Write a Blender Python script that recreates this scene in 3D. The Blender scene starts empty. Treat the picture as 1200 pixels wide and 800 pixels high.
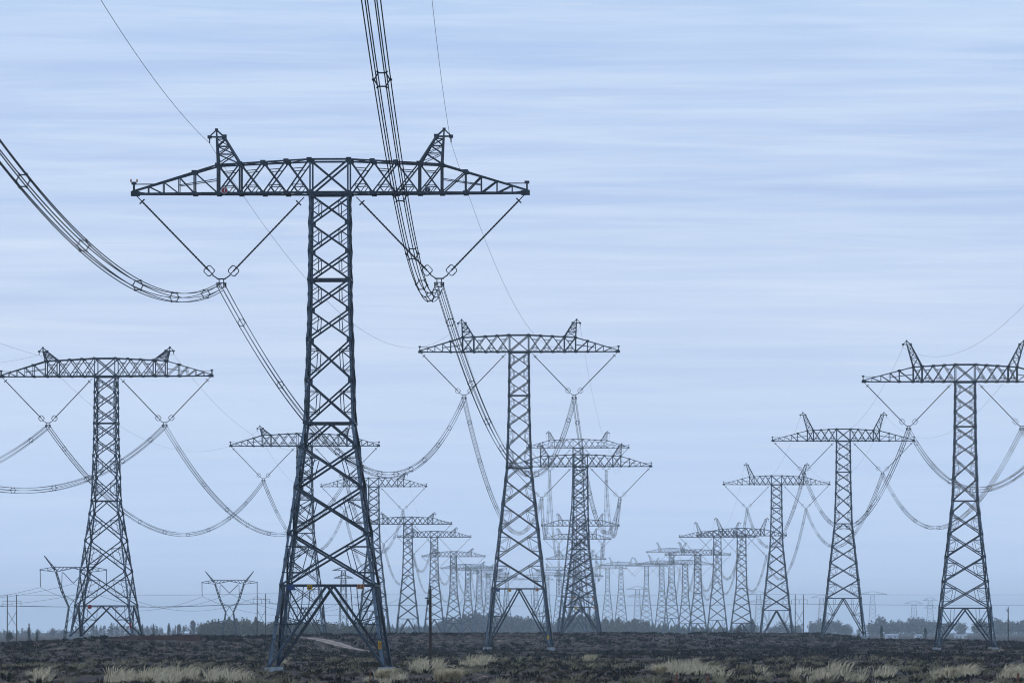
import bpy, math, random
import numpy as np

random.seed(7)
rng = np.random.default_rng(7)
scene = bpy.context.scene
C = scene.collection

# ------------------------------------------------------------------ camera, sky, sun, exposure
F = 7783.0          # focal length in photo pixels (1200 wide)
HOR = 739.0         # photo row of the horizon
EYE = 4.14          # eye height above the plain
cam_d = bpy.data.cameras.new("camera")
cam = bpy.data.objects.new("camera", cam_d)
C.objects.link(cam)
cam.location = (0, 0, EYE)
cam.rotation_euler = (math.radians(90), 0, 0)
cam_d.sensor_width = 36.0
cam_d.lens = 36.0 * F / 1200.0
cam_d.shift_y = (HOR - 400.0) / 1200.0
cam_d.clip_start = 1.0
cam_d.clip_end = 60000.0
scene.camera = cam

SUN_EL, SUN_AZ = math.radians(32), math.radians(-62)   # azimuth measured from +Y towards +X
world = bpy.data.worlds.new("World")
scene.world = world
world.use_nodes = True
wn, wl = world.node_tree.nodes, world.node_tree.links
wn.clear()
w_out = wn.new("ShaderNodeOutputWorld")
w_bg = wn.new("ShaderNodeBackground")
w_bg.inputs[1].default_value = 1.0
wl.new(w_bg.outputs[0], w_out.inputs[0])
sky = wn.new("ShaderNodeTexSky")
sky.sky_type = 'NISHITA'
sky.sun_disc = False
sky.sun_elevation = SUN_EL
sky.sun_rotation = SUN_AZ
sky_s = wn.new("ShaderNodeVectorMath"); sky_s.operation = 'SCALE'
sky_s.inputs['Scale'].default_value = 0.10
wl.new(sky.outputs[0], sky_s.inputs[0])
w_tc = wn.new("ShaderNodeTexCoord")
w_sep = wn.new("ShaderNodeSeparateXYZ")
wl.new(w_tc.outputs['Generated'], w_sep.inputs[0])
w_ramp = wn.new("ShaderNodeValToRGB")        # the thin overcast: its colour by height above the horizon
els = w_ramp.color_ramp.elements
CL = [(0.0, (.62, .81, 1.15)), (.018, (.60, .775, 1.07)), (.045, (.64, .775, 1.01)), (.08, (.615, .76, 1.01)),
      (.115, (.59, .78, 1.01)), (.15, (.66, .86, 1.05)), (.35, (.58, .77, 1.05)), (1.0, (.52, .70, 1.0))]
els[0].position, els[1].position = 0.0, 1.0
els[0].color = (*CL[0][1], 1); els[1].color = (*CL[-1][1], 1)
for p, c in CL[1:-1]:
    e = els.new(p); e.color = (*c, 1)
wl.new(w_sep.outputs['Z'], w_ramp.inputs[0])

def streak(scale, detail, lo, hi, rot):
    m = wn.new("ShaderNodeMapping"); m.inputs['Scale'].default_value = scale
    m.inputs['Rotation'].default_value = (0, rot, 0)
    wl.new(w_tc.outputs['Generated'], m.inputs['Vector'])
    n = wn.new("ShaderNodeTexNoise"); n.inputs['Scale'].default_value = 1.0
    n.inputs['Detail'].default_value = detail; n.inputs['Roughness'].default_value = .64
    n.inputs['Distortion'].default_value = .35
    wl.new(m.outputs[0], n.inputs['Vector'])
    r = wn.new("ShaderNodeMapRange"); r.interpolation_type = 'SMOOTHSTEP'
    r.inputs['From Min'].default_value = lo; r.inputs['From Max'].default_value = hi
    wl.new(n.outputs[0], r.inputs['Value'])
    return r.outputs[0]

s1 = streak((17, 2, 430), 8, .33, .69, math.radians(-.6))
s2 = streak((6, 1.2, 95), 5, .33, .70, math.radians(.8))
s3 = streak((21, 3, 560), 6, .57, .80, math.radians(-1.2))
mx1 = wn.new("ShaderNodeMixRGB"); mx1.blend_type = 'MULTIPLY'
mx1.inputs[0].default_value = 1.0
amp = wn.new("ShaderNodeMapRange"); amp.interpolation_type = 'SMOOTHSTEP'       # thin cloud is streakiest higher up
for k_, v_ in (('From Min', .025), ('From Max', .075), ('To Min', .35), ('To Max', 1.0)): amp.inputs[k_].default_value = v_
wl.new(w_sep.outputs['Z'], amp.inputs['Value']); patch = streak((5, 1.5, 16), 3, .34, .62, math.radians(3))     # streaks come in uneven patches
pm = wn.new("ShaderNodeMath"); pm.operation = 'MULTIPLY_ADD'; pm.inputs[1].default_value = .55; pm.inputs[2].default_value = .5
wl.new(patch, pm.inputs[0])
pa = wn.new("ShaderNodeMath"); pa.operation = 'MULTIPLY'
wl.new(pm.outputs[0], pa.inputs[0]); wl.new(amp.outputs[0], pa.inputs[1]); wl.new(pa.outputs[0], mx1.inputs[0])
cr1 = wn.new("ShaderNodeValToRGB")
cr1.color_ramp.elements[0].color = (.735, .795, .915, 1); cr1.color_ramp.elements[1].color = (1.10, 1.06, 1.02, 1)
add = wn.new("ShaderNodeMath"); add.operation = 'MULTIPLY_ADD'; add.inputs[1].default_value = .5
ad2 = wn.new("ShaderNodeMath"); ad2.operation = 'MULTIPLY'; ad2.inputs[1].default_value = .5
wl.new(s2, ad2.inputs[0]); wl.new(s1, add.inputs[0]); wl.new(ad2.outputs[0], add.inputs[2])
wl.new(add.outputs[0], cr1.inputs[0])
wl.new(w_ramp.outputs[0], mx1.inputs[1]); wl.new(cr1.outputs[0], mx1.inputs[2])
mx2 = wn.new("ShaderNodeMixRGB"); mx2.blend_type = 'MIX'
mx2.inputs[2].default_value = (.74, .83, .98, 1)
f3 = wn.new("ShaderNodeMath"); f3.operation = 'MULTIPLY'; f3.inputs[1].default_value = .55
wl.new(s3, f3.inputs[0]); wl.new(f3.outputs[0], mx2.inputs[0]); wl.new(mx1.outputs[0], mx2.inputs[1])
mx3 = wn.new("ShaderNodeMixRGB"); mx3.inputs[0].default_value = .90     # overcast veil over the clear sky
wl.new(sky_s.outputs[0], mx3.inputs[1]); wl.new(mx2.outputs[0], mx3.inputs[2])
wl.new(mx3.outputs[0], w_bg.inputs[0])

sun_d = bpy.data.lights.new("sun", 'SUN')
sun_d.energy = 0.6
sun_d.angle = math.radians(14)
sun_d.color = (1.0, .97, .93)
sun = bpy.data.objects.new("sun", sun_d)
C.objects.link(sun)
sun.rotation_euler = (math.radians(90) - SUN_EL, 0, -SUN_AZ + math.pi)
# light travels from azimuth SUN_AZ down to the ground
import mathutils
dv = mathutils.Vector((-math.sin(SUN_AZ) * math.cos(SUN_EL), -math.cos(SUN_AZ) * math.cos(SUN_EL), -math.sin(SUN_EL)))
sun.rotation_euler = dv.to_track_quat('-Z', 'Y').to_euler()

vs = scene.view_settings
vs.view_transform = 'Standard'
vs.look = 'None'
vs.exposure = 0.0
vs.gamma = 1.0
vs.use_curve_mapping = False
scene.cycles.volume_bounces = 3
scene.cycles.max_bounces = 6
scene.cycles.filter_width = 1.1

# ------------------------------------------------------------------ helpers
def smooth(a, b, x):
    t = np.clip((x - a) / (b - a), 0, 1)
    return t * t * (3 - 2 * t)

RU = np.array([-900, -200, 0, 70, 130, 200, 300, 400, 450, 600, 800, 880, 960, 990, 1015, 1100, 1200, 1400, 2100.])
RZ = np.array([1250, 1250, 1290, 1290, 1310, 1350, 1450, 1600, 1700, 1750, 1850, 2050, 2050, 2000, 1950, 1800, 1700, 1650, 1650.])
RV = np.array([759, 758, 753.5, 750, 747.4, 746.2, 746.2, 744.8, 743.2, 742.6, 742.2, 742, 742.2, 746.2, 749.6, 751.6, 753., 755, 757.])
RW = np.array([400, 400, 420, 430, 430, 420, 400, 380, 360, 370, 420, 420, 380, 380, 600, 700, 600, 600, 600.])

def vnoise(x, y, seed):
    xi, yi = np.floor(x).astype(np.int64), np.floor(y).astype(np.int64)
    fx, fy = x - xi, y - yi
    fx, fy = fx * fx * (3 - 2 * fx), fy * fy * (3 - 2 * fy)
    def h(a, b):
        n = (a * 374761393 + b * 668265263 + seed * 982451653) & 0x7fffffff
        n = ((n ^ (n >> 13)) * 1274126177) & 0x7fffffff
        return ((n ^ (n >> 16)) & 0xffff) / 65535.0
    return (h(xi, yi) * (1 - fx) + h(xi + 1, yi) * fx) * (1 - fy) + (h(xi, yi + 1) * (1 - fx) + h(xi + 1, yi + 1) * fx) * fy

def ground_h(X, Y):
    X = np.asarray(X, float); Y = np.asarray(Y, float)
    Ys = np.maximum(Y, 300.0)
    u = np.clip(600 + F * X / Ys, -900, 2100)
    zr, vr, wd = np.interp(u, RU, RZ), np.interp(u, RU, RV), np.interp(u, RU, RW)
    hr = EYE - (vr - HOR) * zr / F
    h = hr * smooth(zr - wd, zr, Y)
    back = smooth(zr + 20, zr + 420, Y)
    h = h * (1 - back) - .6 * back
    near = smooth(250, 450, Y) * (1 - smooth(2600, 3500, Y))
    n = .5 * vnoise(X / 23, Y / 41, 3) + .3 * vnoise(X / 7, Y / 13, 5)
    mounds = (vnoise(X / 19, Y / 70, 8) - .5) * .75 * smooth(1050, 1300, Y) * (1 - smooth(2300, 2700, Y))
    mounds = mounds * (1 - smooth(105, 125, u) * (1 - smooth(238, 258, u)))     # level bank under the brick wall
    return h + (n - .5) * .34 * near + mounds

def gh(x, y):
    return float(ground_h(np.array([x]), np.array([y]))[0])

def at(u, v, Z):                      # world point seen at photo pixel (u, v) at distance Z
    return ((u - 600) * Z / F, Z, EYE + (HOR - v) * Z / F)

def on_ground(u, Z):
    x = (u - 600) * Z / F
    return (x, Z, gh(x, Z))

def ray_ground(u, v, z0=500, z1=2600):
    Z = np.linspace(z0, z1, 1500)
    X = (u - 600) * Z / F
    vv = HOR + F * (EYE - ground_h(X, Z)) / Z
    k = np.argmax(vv <= v)
    return (X[k], Z[k], gh(X[k], Z[k]))

class MB:
    def __init__(self):
        self.v = []; self.f = []
    def bar(self, p, q, w, h=None):
        h = h or w
        p = np.array(p, float); q = np.array(q, float)
        d = q - p; L = np.linalg.norm(d)
        if L < 1e-6: return
        d /= L
        r = np.array((0, 0, 1.)) if abs(d[2]) < .9 else np.array((0, 1., 0))
        a = np.cross(d, r); a /= np.linalg.norm(a); b = np.cross(a, d)
        n = len(self.v)
        for e in (p, q):
            for s, t in ((-1, -1), (1, -1), (1, 1), (-1, 1)):
                self.v.append(tuple(e + a * s * w / 2 + b * t * h / 2))
        for i in range(4):
            j = (i + 1) % 4
            self.f.append((n + i, n + j, n + 4 + j, n + 4 + i))
        self.f.append((n + 3, n + 2, n + 1, n)); self.f.append((n + 4, n + 5, n + 6, n + 7))
    def angle(self, p, q, fx, fy, w, t):       # rolled steel angle: two flanges along fx and fy
        p = np.array(p, float); q = np.array(q, float)
        fx = np.array(fx, float); fy = np.array(fy, float)
        prof = [fx * 0, fx * w, fx * w + fy * t, fx * t + fy * t, fx * t + fy * w, fy * w]
        n = len(self.v)
        for e in (p, q):
            for o in prof: self.v.append(tuple(e + o))
        for i in range(6):
            j = (i + 1) % 6
            self.f.append((n + i, n + j, n + 6 + j, n + 6 + i))
        self.f.append(tuple(n + i for i in range(5, -1, -1))); self.f.append(tuple(n + 6 + i for i in range(6)))
    def tube(self, pts, r, sides=4, cap=True):
        pts = np.array(pts, float)
        n0 = len(self.v); m = len(pts)
        for i in range(m):
            d = pts[min(i + 1, m - 1)] - pts[max(i - 1, 0)]
            d /= np.linalg.norm(d)
            ref = np.array((0, 0, 1.)) if abs(d[2]) < .9 else np.array((1., 0, 0))
            a = np.cross(d, ref); a /= np.linalg.norm(a); b = np.cross(a, d)
            rr = r[i] if hasattr(r, '__len__') else r
            for k in range(sides):
                t = 2 * math.pi * (k + .5) / sides
                self.v.append(tuple(pts[i] + (a * math.cos(t) + b * math.sin(t)) * rr))
        for i in range(m - 1):
            for k in range(sides):
                k2 = (k + 1) % sides
                self.f.append((n0 + i * sides + k, n0 + i * sides + k2, n0 + (i + 1) * sides + k2, n0 + (i + 1) * sides + k))
        if cap:
            self.f.append(tuple(n0 + k for k in range(sides - 1, -1, -1)))
            self.f.append(tuple(n0 + (m - 1) * sides + k for k in range(sides)))
    def box(self, c, s):
        x, y, z = c; a, b, h = s[0] / 2, s[1] / 2, s[2] / 2
        n = len(self.v)
        for dz in (-h, h):
            for dx, dy in ((-a, -b), (a, -b), (a, b), (-a, b)):
                self.v.append((x + dx, y + dy, z + dz))
        for f in ((3, 2, 1, 0), (4, 5, 6, 7), (0, 1, 5, 4), (1, 2, 6, 5), (2, 3, 7, 6), (3, 0, 4, 7)):
            self.f.append(tuple(n + i for i in f))
    def frustum(self, c, a0, a1, z0, z1):
        x, y = c; n = len(self.v)
        for a, z in ((a0, z0), (a1, z1)):
            for dx, dy in ((-a, -a), (a, -a), (a, a), (-a, a)):
                self.v.append((x + dx, y + dy, z))
        for f in ((3, 2, 1, 0), (4, 5, 6, 7), (0, 1, 5, 4), (1, 2, 6, 5), (2, 3, 7, 6), (3, 0, 4, 7)):
            self.f.append(tuple(n + i for i in f))
    def disc(self, c, r, th, n=20):           # flat disc facing -Y
        m = len(self.v)
        for y in (-th / 2, th / 2):
            for k in range(n):
                t = 2 * math.pi * k / n
                self.v.append((c[0] + r * math.cos(t), c[1] + y, c[2] + r * math.sin(t)))
        self.f.append(tuple(m + k for k in range(n))); self.f.append(tuple(m + n + k for k in range(n - 1, -1, -1)))
        for k in range(n):
            k2 = (k + 1) % n
            self.f.append((m + k2, m + k, m + n + k, m + n + k2))
    def mesh(self, name, mat):
        me = bpy.data.meshes.new(name)
        me.from_pydata(self.v, [], self.f)
        me.materials.append(mat)
        return me

def link(name, me, parent=None, loc=(0, 0, 0)):
    o = bpy.data.objects.new(name, me)
    C.objects.link(o)
    o.location = loc
    if parent is not None: o.parent = parent
    return o

def tag(o, label=None, cat=None, group=None, kind=None):
    if label: o["label"] = label
    if cat: o["category"] = cat
    if group: o["group"] = group
    if kind: o["kind"] = kind
    return o

def empty(name, loc, rz=0, label=None, cat=None, group=None):
    o = bpy.data.objects.new(name, None)
    C.objects.link(o)
    o.location = loc; o.rotation_euler = (0, 0, rz)
    o.empty_display_size = 1
    return tag(o, label, cat, group)

def mat(name, col, rough=.7, metal=0., var=0., scale=3., col2=None, spec=.4, bump=0.):
    m = bpy.data.materials.new(name); m.use_nodes = True
    nt = m.node_tree; b = nt.nodes['Principled BSDF']
    b.inputs['Base Color'].default_value = (*col, 1)
    b.inputs['Roughness'].default_value = rough
    b.inputs['Metallic'].default_value = metal
    b.inputs['Specular IOR Level'].default_value = spec
    if var or col2:
        tc = nt.nodes.new("ShaderNodeTexCoord")
        n = nt.nodes.new("ShaderNodeTexNoise"); n.inputs['Scale'].default_value = scale
        n.inputs['Detail'].default_value = 5
        nt.links.new(tc.outputs['Object'], n.inputs['Vector'])
        r = nt.nodes.new("ShaderNodeValToRGB")
        r.color_ramp.elements[0].position = .32; r.color_ramp.elements[1].position = .68
        c2 = col2 or tuple(min(1, c * (1 + var)) for c in col)
        c1 = col if col2 else tuple(c * (1 - var) for c in col)
        r.color_ramp.elements[0].color = (*c1, 1); r.color_ramp.elements[1].color = (*c2, 1)
        nt.links.new(n.outputs[0], r.inputs[0]); nt.links.new(r.outputs[0], b.inputs['Base Color'])
        if bump:
            bp = nt.nodes.new("ShaderNodeBump"); bp.inputs['Strength'].default_value = bump
            nt.links.new(n.outputs[0], bp.inputs['Height']); nt.links.new(bp.outputs[0], b.inputs['Normal'])
    return m

M = dict(
    steel=mat("weathered_steel", (.026, .039, .056), .5, .0, .5, .6),
    leg=mat("galvanised_steel", (.095, .135, .18), .5, .0, .45, .45),
    wire=mat("aluminium_wire", (.022, .028, .038), .6, .0, .2, .5),
    insul=mat("dark_insulator", (.015, .018, .024), .5, 0, .2, 2.),
    fitting=mat("fitting_metal", (.03, .04, .05), .5, 0, .2, 2.),
    concrete=mat("concrete", (.30, .32, .34), .9, 0, .25, 2., bump=.3),
    wood=mat("pole_wood", (.040, .027, .022), .85, 0, .4, 1.5),
    post=mat("post_orange", (.19, .075, .04), .85, 0, .3, 3.),
    brick=mat("red_brick", (.105, .055, .045), .9, 0, .25, .8),
    blue=mat("sign_blue", (.02, .05, .16), .5, 0, .15, 4.),
    yellow=mat("sign_yellow", (.55, .33, .02), .5, 0, .1, 4.),
    orange=mat("sign_orange", (.52, .22, .10), .5, 0, .1, 4.),
    red=mat("sign_red", (.32, .015, .015), .5, 0, .15, 4.),
    white=mat("sign_white", (.7, .7, .72), .6, 0, .08, 4.),
    black=mat("sign_ink", (.02, .02, .025), .6, 0, .1, 4.),
    pink=mat("pale_tape", (.55, .48, .52), .7, 0, .1, 4.),
    grey=mat("sign_grey", (.32, .34, .42), .6, 0, .1, 4.),
    shed=mat("shed_wall", (.62, .62, .66), .8, 0, .1, 1.),
    shedroof=mat("shed_roof", (.40, .42, .47), .7, 0, .15, 1.),
    bark=mat("bark", (.085, .075, .065), .95, 0, .4, 1.),
    conifer=mat("conifer_needles", (.020, .034, .022), .9, 0, .4, 1.),
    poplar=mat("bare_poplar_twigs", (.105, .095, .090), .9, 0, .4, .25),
    woodleaf=mat("autumn_wood_foliage", (.050, .055, .036), .9, 0, 0, .035, col2=(.14, .115, .055)),
    scrub=mat("dry_heath_scrub", (.005, .004, .004), .95, 0, 0, .8, col2=(.078, .046, .036)),
    olive=mat("olive_steppe_grass", (.008, .007, .004), .95, 0, 0, .7, col2=(.080, .062, .028)),
    darkbush=mat("dark_low_bush", (.010, .011, .008), .95, 0, .4, .3),
    feather=mat("pale_feather_grass", (.30, .25, .15), .9, 0, 0, 2.2, col2=(.84, .72, .50)),
    straw=mat("straw_grass", (.10, .09, .052), .9, 0, 0, .5, col2=(.36, .31, .20)),
    green=mat("green_grass_base", (.035, .05, .018), .9, 0, .4, .6),
)

def translucent(m, k):                    # dry blades let light through
    nt = m.node_tree; b = nt.nodes['Principled BSDF']; o = nt.nodes['Material Output']
    t = nt.nodes.new("ShaderNodeBsdfTranslucent"); mx = nt.nodes.new("ShaderNodeMixShader"); mx.inputs[0].default_value = k
    src = b.inputs['Base Color'].links[0].from_socket
    nt.links.new(src, t.inputs['Color']); nt.links.new(b.outputs[0], mx.inputs[1]); nt.links.new(t.outputs[0], mx.inputs[2])
    nt.links.new(mx.outputs[0], o.inputs['Surface'])
for k in ('feather', 'straw', 'olive', 'green'): translucent(M[k], .45)

# ------------------------------------------------------------------ ground
def build_ground():
    ys = np.concatenate([[-600, -250, -60, 60, 160, 260, 340, 400], np.arange(440, 2300, 9.0),
                         np.geomspace(2320, 17500, 70)])
    k = np.concatenate([-np.geomspace(1.6, .115, 16)[:-1], np.linspace(-.115, .115, 170), np.geomspace(.115, 1.6, 16)[1:]])
    Y, T = np.meshgrid(ys, k, indexing='ij')
    X = T * np.maximum(Y, 700.0)
    Hh = ground_h(X, Y)
    v = np.stack([X, Y, Hh], -1).reshape(-1, 3)
    nr, nc = Y.shape
    idx = np.arange(nr * nc).reshape(nr, nc)
    f = np.stack([idx[:-1, :-1], idx[:-1, 1:], idx[1:, 1:], idx[1:, :-1]], -1).reshape(-1, 4)
    me = bpy.data.meshes.new("ground")
    me.from_pydata(v.tolist(), [], f.tolist())
    me.polygons.foreach_set("use_smooth", [True] * len(me.polygons))
    m = bpy.data.materials.new("steppe_soil"); m.use_nodes = True
    nt = m.node_tree; b = nt.nodes['Principled BSDF']
    b.inputs['Roughness'].default_value = .95; b.inputs['Specular IOR Level'].default_value = .15
    tc = nt.nodes.new("ShaderNodeTexCoord")
    def noise(sc, det=6):
        mp = nt.nodes.new("ShaderNodeMapping"); mp.inputs['Scale'].default_value = sc
        nt.links.new(tc.outputs['Object'], mp.inputs['Vector'])
        n = nt.nodes.new("ShaderNodeTexNoise"); n.inputs['Scale'].default_value = 1; n.inputs['Detail'].default_value = det
        nt.links.new(mp.outputs[0], n.inputs['Vector']); return n.outputs[0]
    def ramp(i, stops):
        r = nt.nodes.new("ShaderNodeValToRGB"); e = r.color_ramp.elements
        e[0].position, e[0].color = stops[0][0], (*stops[0][1], 1)
        e[1].position, e[1].color = stops[-1][0], (*stops[-1][1], 1)
        for p, c in stops[1:-1]:
            q = e.new(p); q.color = (*c, 1)
        nt.links.new(i, r.inputs[0]); return r.outputs[0]
    c1 = ramp(noise((.9, .05, .3), 8), [(.3, (.010, .007, .006)), (.5, (.036, .023, .018)), (.60, (.075, .050, .038)), (.75, (.26, .185, .15))])
    c2 = ramp(noise((.03, .006, .03), 4), [(.35, (.8, .7, .72)), (.65, (1.15, 1.1, .85))])
    mx = nt.nodes.new("ShaderNodeMixRGB"); mx.blend_type = 'MULTIPLY'; mx.inputs[0].default_value = 1
    nt.links.new(c1, mx.inputs[1]); nt.links.new(c2, mx.inputs[2])
    nt.links.new(mx.outputs[0], b.inputs['Base Color'])
    me.materials.append(m)
    tag(link("ground", me), kind="structure")
build_ground()

# pale dirt track that climbs the slope behind the big pylon
TRACK_PX = [(356, 746.6, 2.2), (366, 747.6, 2.2), (378, 749.5, 2.4), (391, 753, 2.4), (403, 757, 2.3), (416, 760.3, 2.3), (430, 762.3, 2.2), (446, 763.6, 2.1), (470, 764.3, 2.0)]
track_pts = [(*ray_ground(u, v, 1000, 1800), w) for u, v, w in TRACK_PX]
def build_track():
    P = np.array(track_pts)
    ts = np.linspace(0, len(P) - 1, 70)
    Q = np.stack([np.interp(ts, range(len(P)), P[:, i]) for i in range(4)], -1)
    for _ in range(4):
        Q[1:-1] = (Q[:-2] + 2 * Q[1:-1] + Q[2:]) / 4
    mb = MB(); n = len(Q)
    for i in range(n):
        d = Q[min(i + 1, n - 1), :2] - Q[max(i - 1, 0), :2]; d /= np.linalg.norm(d)
        s = np.array((-d[1], d[0]))
        for t in (-1, -.33, .33, 1):
            w = Q[i, 3] + .35 * math.sin(i * .9) * (abs(t) == 1)
            x, y = Q[i, :2] + s * t * w
            mb.v.append((x, y, gh(x, y) + .05))
    for i in range(n - 1):
        for j in range(3):
            a = i * 4 + j
            mb.f.append((a, a + 1, a + 5, a + 4))
    m = mat("track_dust", (.24, .165, .12), .95, 0, 0, .35, col2=(.50, .37, .29))
    me = mb.mesh("dirt_track", m); me.materials.append(mat("track_middle", (.12, .085, .065), .95, 0, 0, .5, col2=(.30, .22, .17)))
    me.polygons.foreach_set("material_index", [1 if i % 3 == 1 else 0 for i in range(len(me.polygons))])
    tag(link("dirt_track", me), kind="structure")
    return Q
TRK = build_track()

# ------------------------------------------------------------------ lattice pylons
def lerp(p, q, t): return tuple(np.array(p) * (1 - t) + np.array(q) * t)

BW = .18; SW = .085
UP = [0, 3.0, 6.0, 9.0, 12.1, 15.3, 19.6, 24.1]

def half(d, H):
    if d <= 24.1: return float(np.interp(d, [0, 12, 24.1], [2.08, 2.22, 2.62]))
    return 2.62 + (d - 24.1) * (.135 if H < 54 else .112)

def body_meshes(H, hl, detail, th=1.0):
    BW = .18 * th
    legs = [MB() for _ in range(4)]; br = MB(); br2 = MB()
    corners = [(-1, -1), (1, -1), (1, 1), (-1, 1)]
    P = lambda sx, sy, d: (sx * half(d, H), sy * half(d, H), H - d)
    dl = H - hl
    nx = max(1, round((dl - 26.6) / 5.4))
    wts = np.linspace(.88, 1.12, nx); wts = wts / wts.sum() * (dl - 26.6)
    low = [26.6]
    for w in wts: low.append(low[-1] + w)
    # legs
    stops = [-3.45, 24.1, dl, H - .12]
    for li, (sx, sy) in enumerate(corners):
        for a, b in zip(stops[:-1], stops[1:]):
            w = (.21 if a < 20 else (.26 if a < dl - 1 else .32)) * th
            p = (sx * 2.08, sy * 2.08, H + 3.45) if a < 0 else P(sx, sy, a)
            if a < 0:
                for aa, bb in ((-3.45, 0), (0, 12.1), (12.1, 24.1)):
                    pa = (sx * 2.08, sy * 2.08, H - aa) if aa < 0 else P(sx, sy, aa)
                    pb = (sx * 2.08, sy * 2.08, H) if bb == 0 else P(sx, sy, bb)
                    legs[li].angle(pa, pb, (-sx, 0, 0), (0, -sy, 0), w if bb > 0 else .18, .06)
            else:
                legs[li].angle(p, P(sx, sy, b), (-sx, 0, 0), (0, -sy, 0), w, .06)
        for d in (UP[1:] + low if detail else []):        # gusset plates at the joints
            x, y, z = P(sx, sy, d)
            legs[li].box((x - sx * .25, y - sy * .02, z), (.40, .05, .46))
            legs[li].box((x - sx * .02, y - sy * .25, z), (.05, .40, .46))
    for k in range(4):
        (ax, ay), (bx, by) = corners[k], corners[(k + 1) % 4]
        A = lambda d: P(ax, ay, d); B = lambda d: P(bx, by, d)
        for i, (d0, d1) in enumerate(list(zip(UP[:-1], UP[1:])) + list(zip(low[:-1], low[1:]))):
            lowp = d0 > 24
            bw = BW * (1.15 if lowp else 1.0)
            br.bar(A(d0), B(d1), bw); br.bar(B(d0), A(d1), bw)
            if detail:
                dm = (d0 + d1) / 2
                for U, V in ((A, B), (B, A)):
                    q1, q2 = lerp(U(d0), V(d1), .25), lerp(U(d1), V(d0), .25)
                    br2.bar(q1, q2, SW)
                    if lowp or d0 > 15:
                        br2.bar(q1, U(lerp((d0,), (d1,), .25)[0]), SW); br2.bar(q2, U(lerp((d0,), (d1,), .75)[0]), SW)
                    br2.bar(q1, U(dm), SW); br2.bar(q2, U(dm), SW)
        for d in (0, 9.0, 24.1, dl):
            br.bar(A(d), B(d), BW * 1.2)
            if detail and d in (9.0, 24.1):
                br.bar(lerp(A(d), B(d), .03), lerp(A(d + .45), B(d + .45), .03), .1)
        mid = lerp(A(24.1), B(24.1), .5)
        br.bar(mid, A(26.6), BW); br.bar(mid, B(26.6), BW)
        # leg extension: big inverted V with redundant bracing
        mid = lerp(A(dl), B(dl), .5)
        for U in (A, B):
            foot = U(H - .35)
            br.bar(mid, foot, BW * 1.45)
            if detail is not None:
                pt = lambda t: lerp(mid, foot, t)
                lg = lambda t: U(dl + hl * t)
                br.bar(U(dl), pt(.46), SW * 1.6); br.bar(lg(.36), pt(.46), SW)
                br.bar(lg(.36), pt(.68), SW * 1.3); br.bar(lg(.62), pt(.68), SW); br.bar(lg(.62), pt(.85), SW)
                br.bar(lg(.46), pt(.46), SW)
                br.bar(lerp(U(dl), mid, .5), pt(.46), SW)
    # waist diaphragms
    for d in (0, 9.0, 24.1, dl):
        br.bar(P(-1, -1, d), P(1, 1, d), SW * 1.3); br.bar(P(1, -1, d), P(-1, 1, d), SW * 1.3)
    br.v += []
    n = len(br.v)
    br.f += [tuple(i + n for i in f) for f in br2.f]; br.v += br2.v
    return [l.mesh("leg", M['leg']) for l in legs], br.mesh("bracing", M['steel'])

PI_, PO_ = 9.45, 11.8                     # where the earth-wire peaks stand on the arm
def yw(x):                                # half depth of the crossarm along its length
    return float(np.interp(abs(x), [0, 2.08, PO_, 20.9], [2.08, 2.08, 1.25, .28]))
def zt(x):
    return float(np.interp(abs(x), [0, 2.08, PI_, PO_, 20.9], [3.62, 3.6, 3.22, 3.1, .38]))

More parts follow.
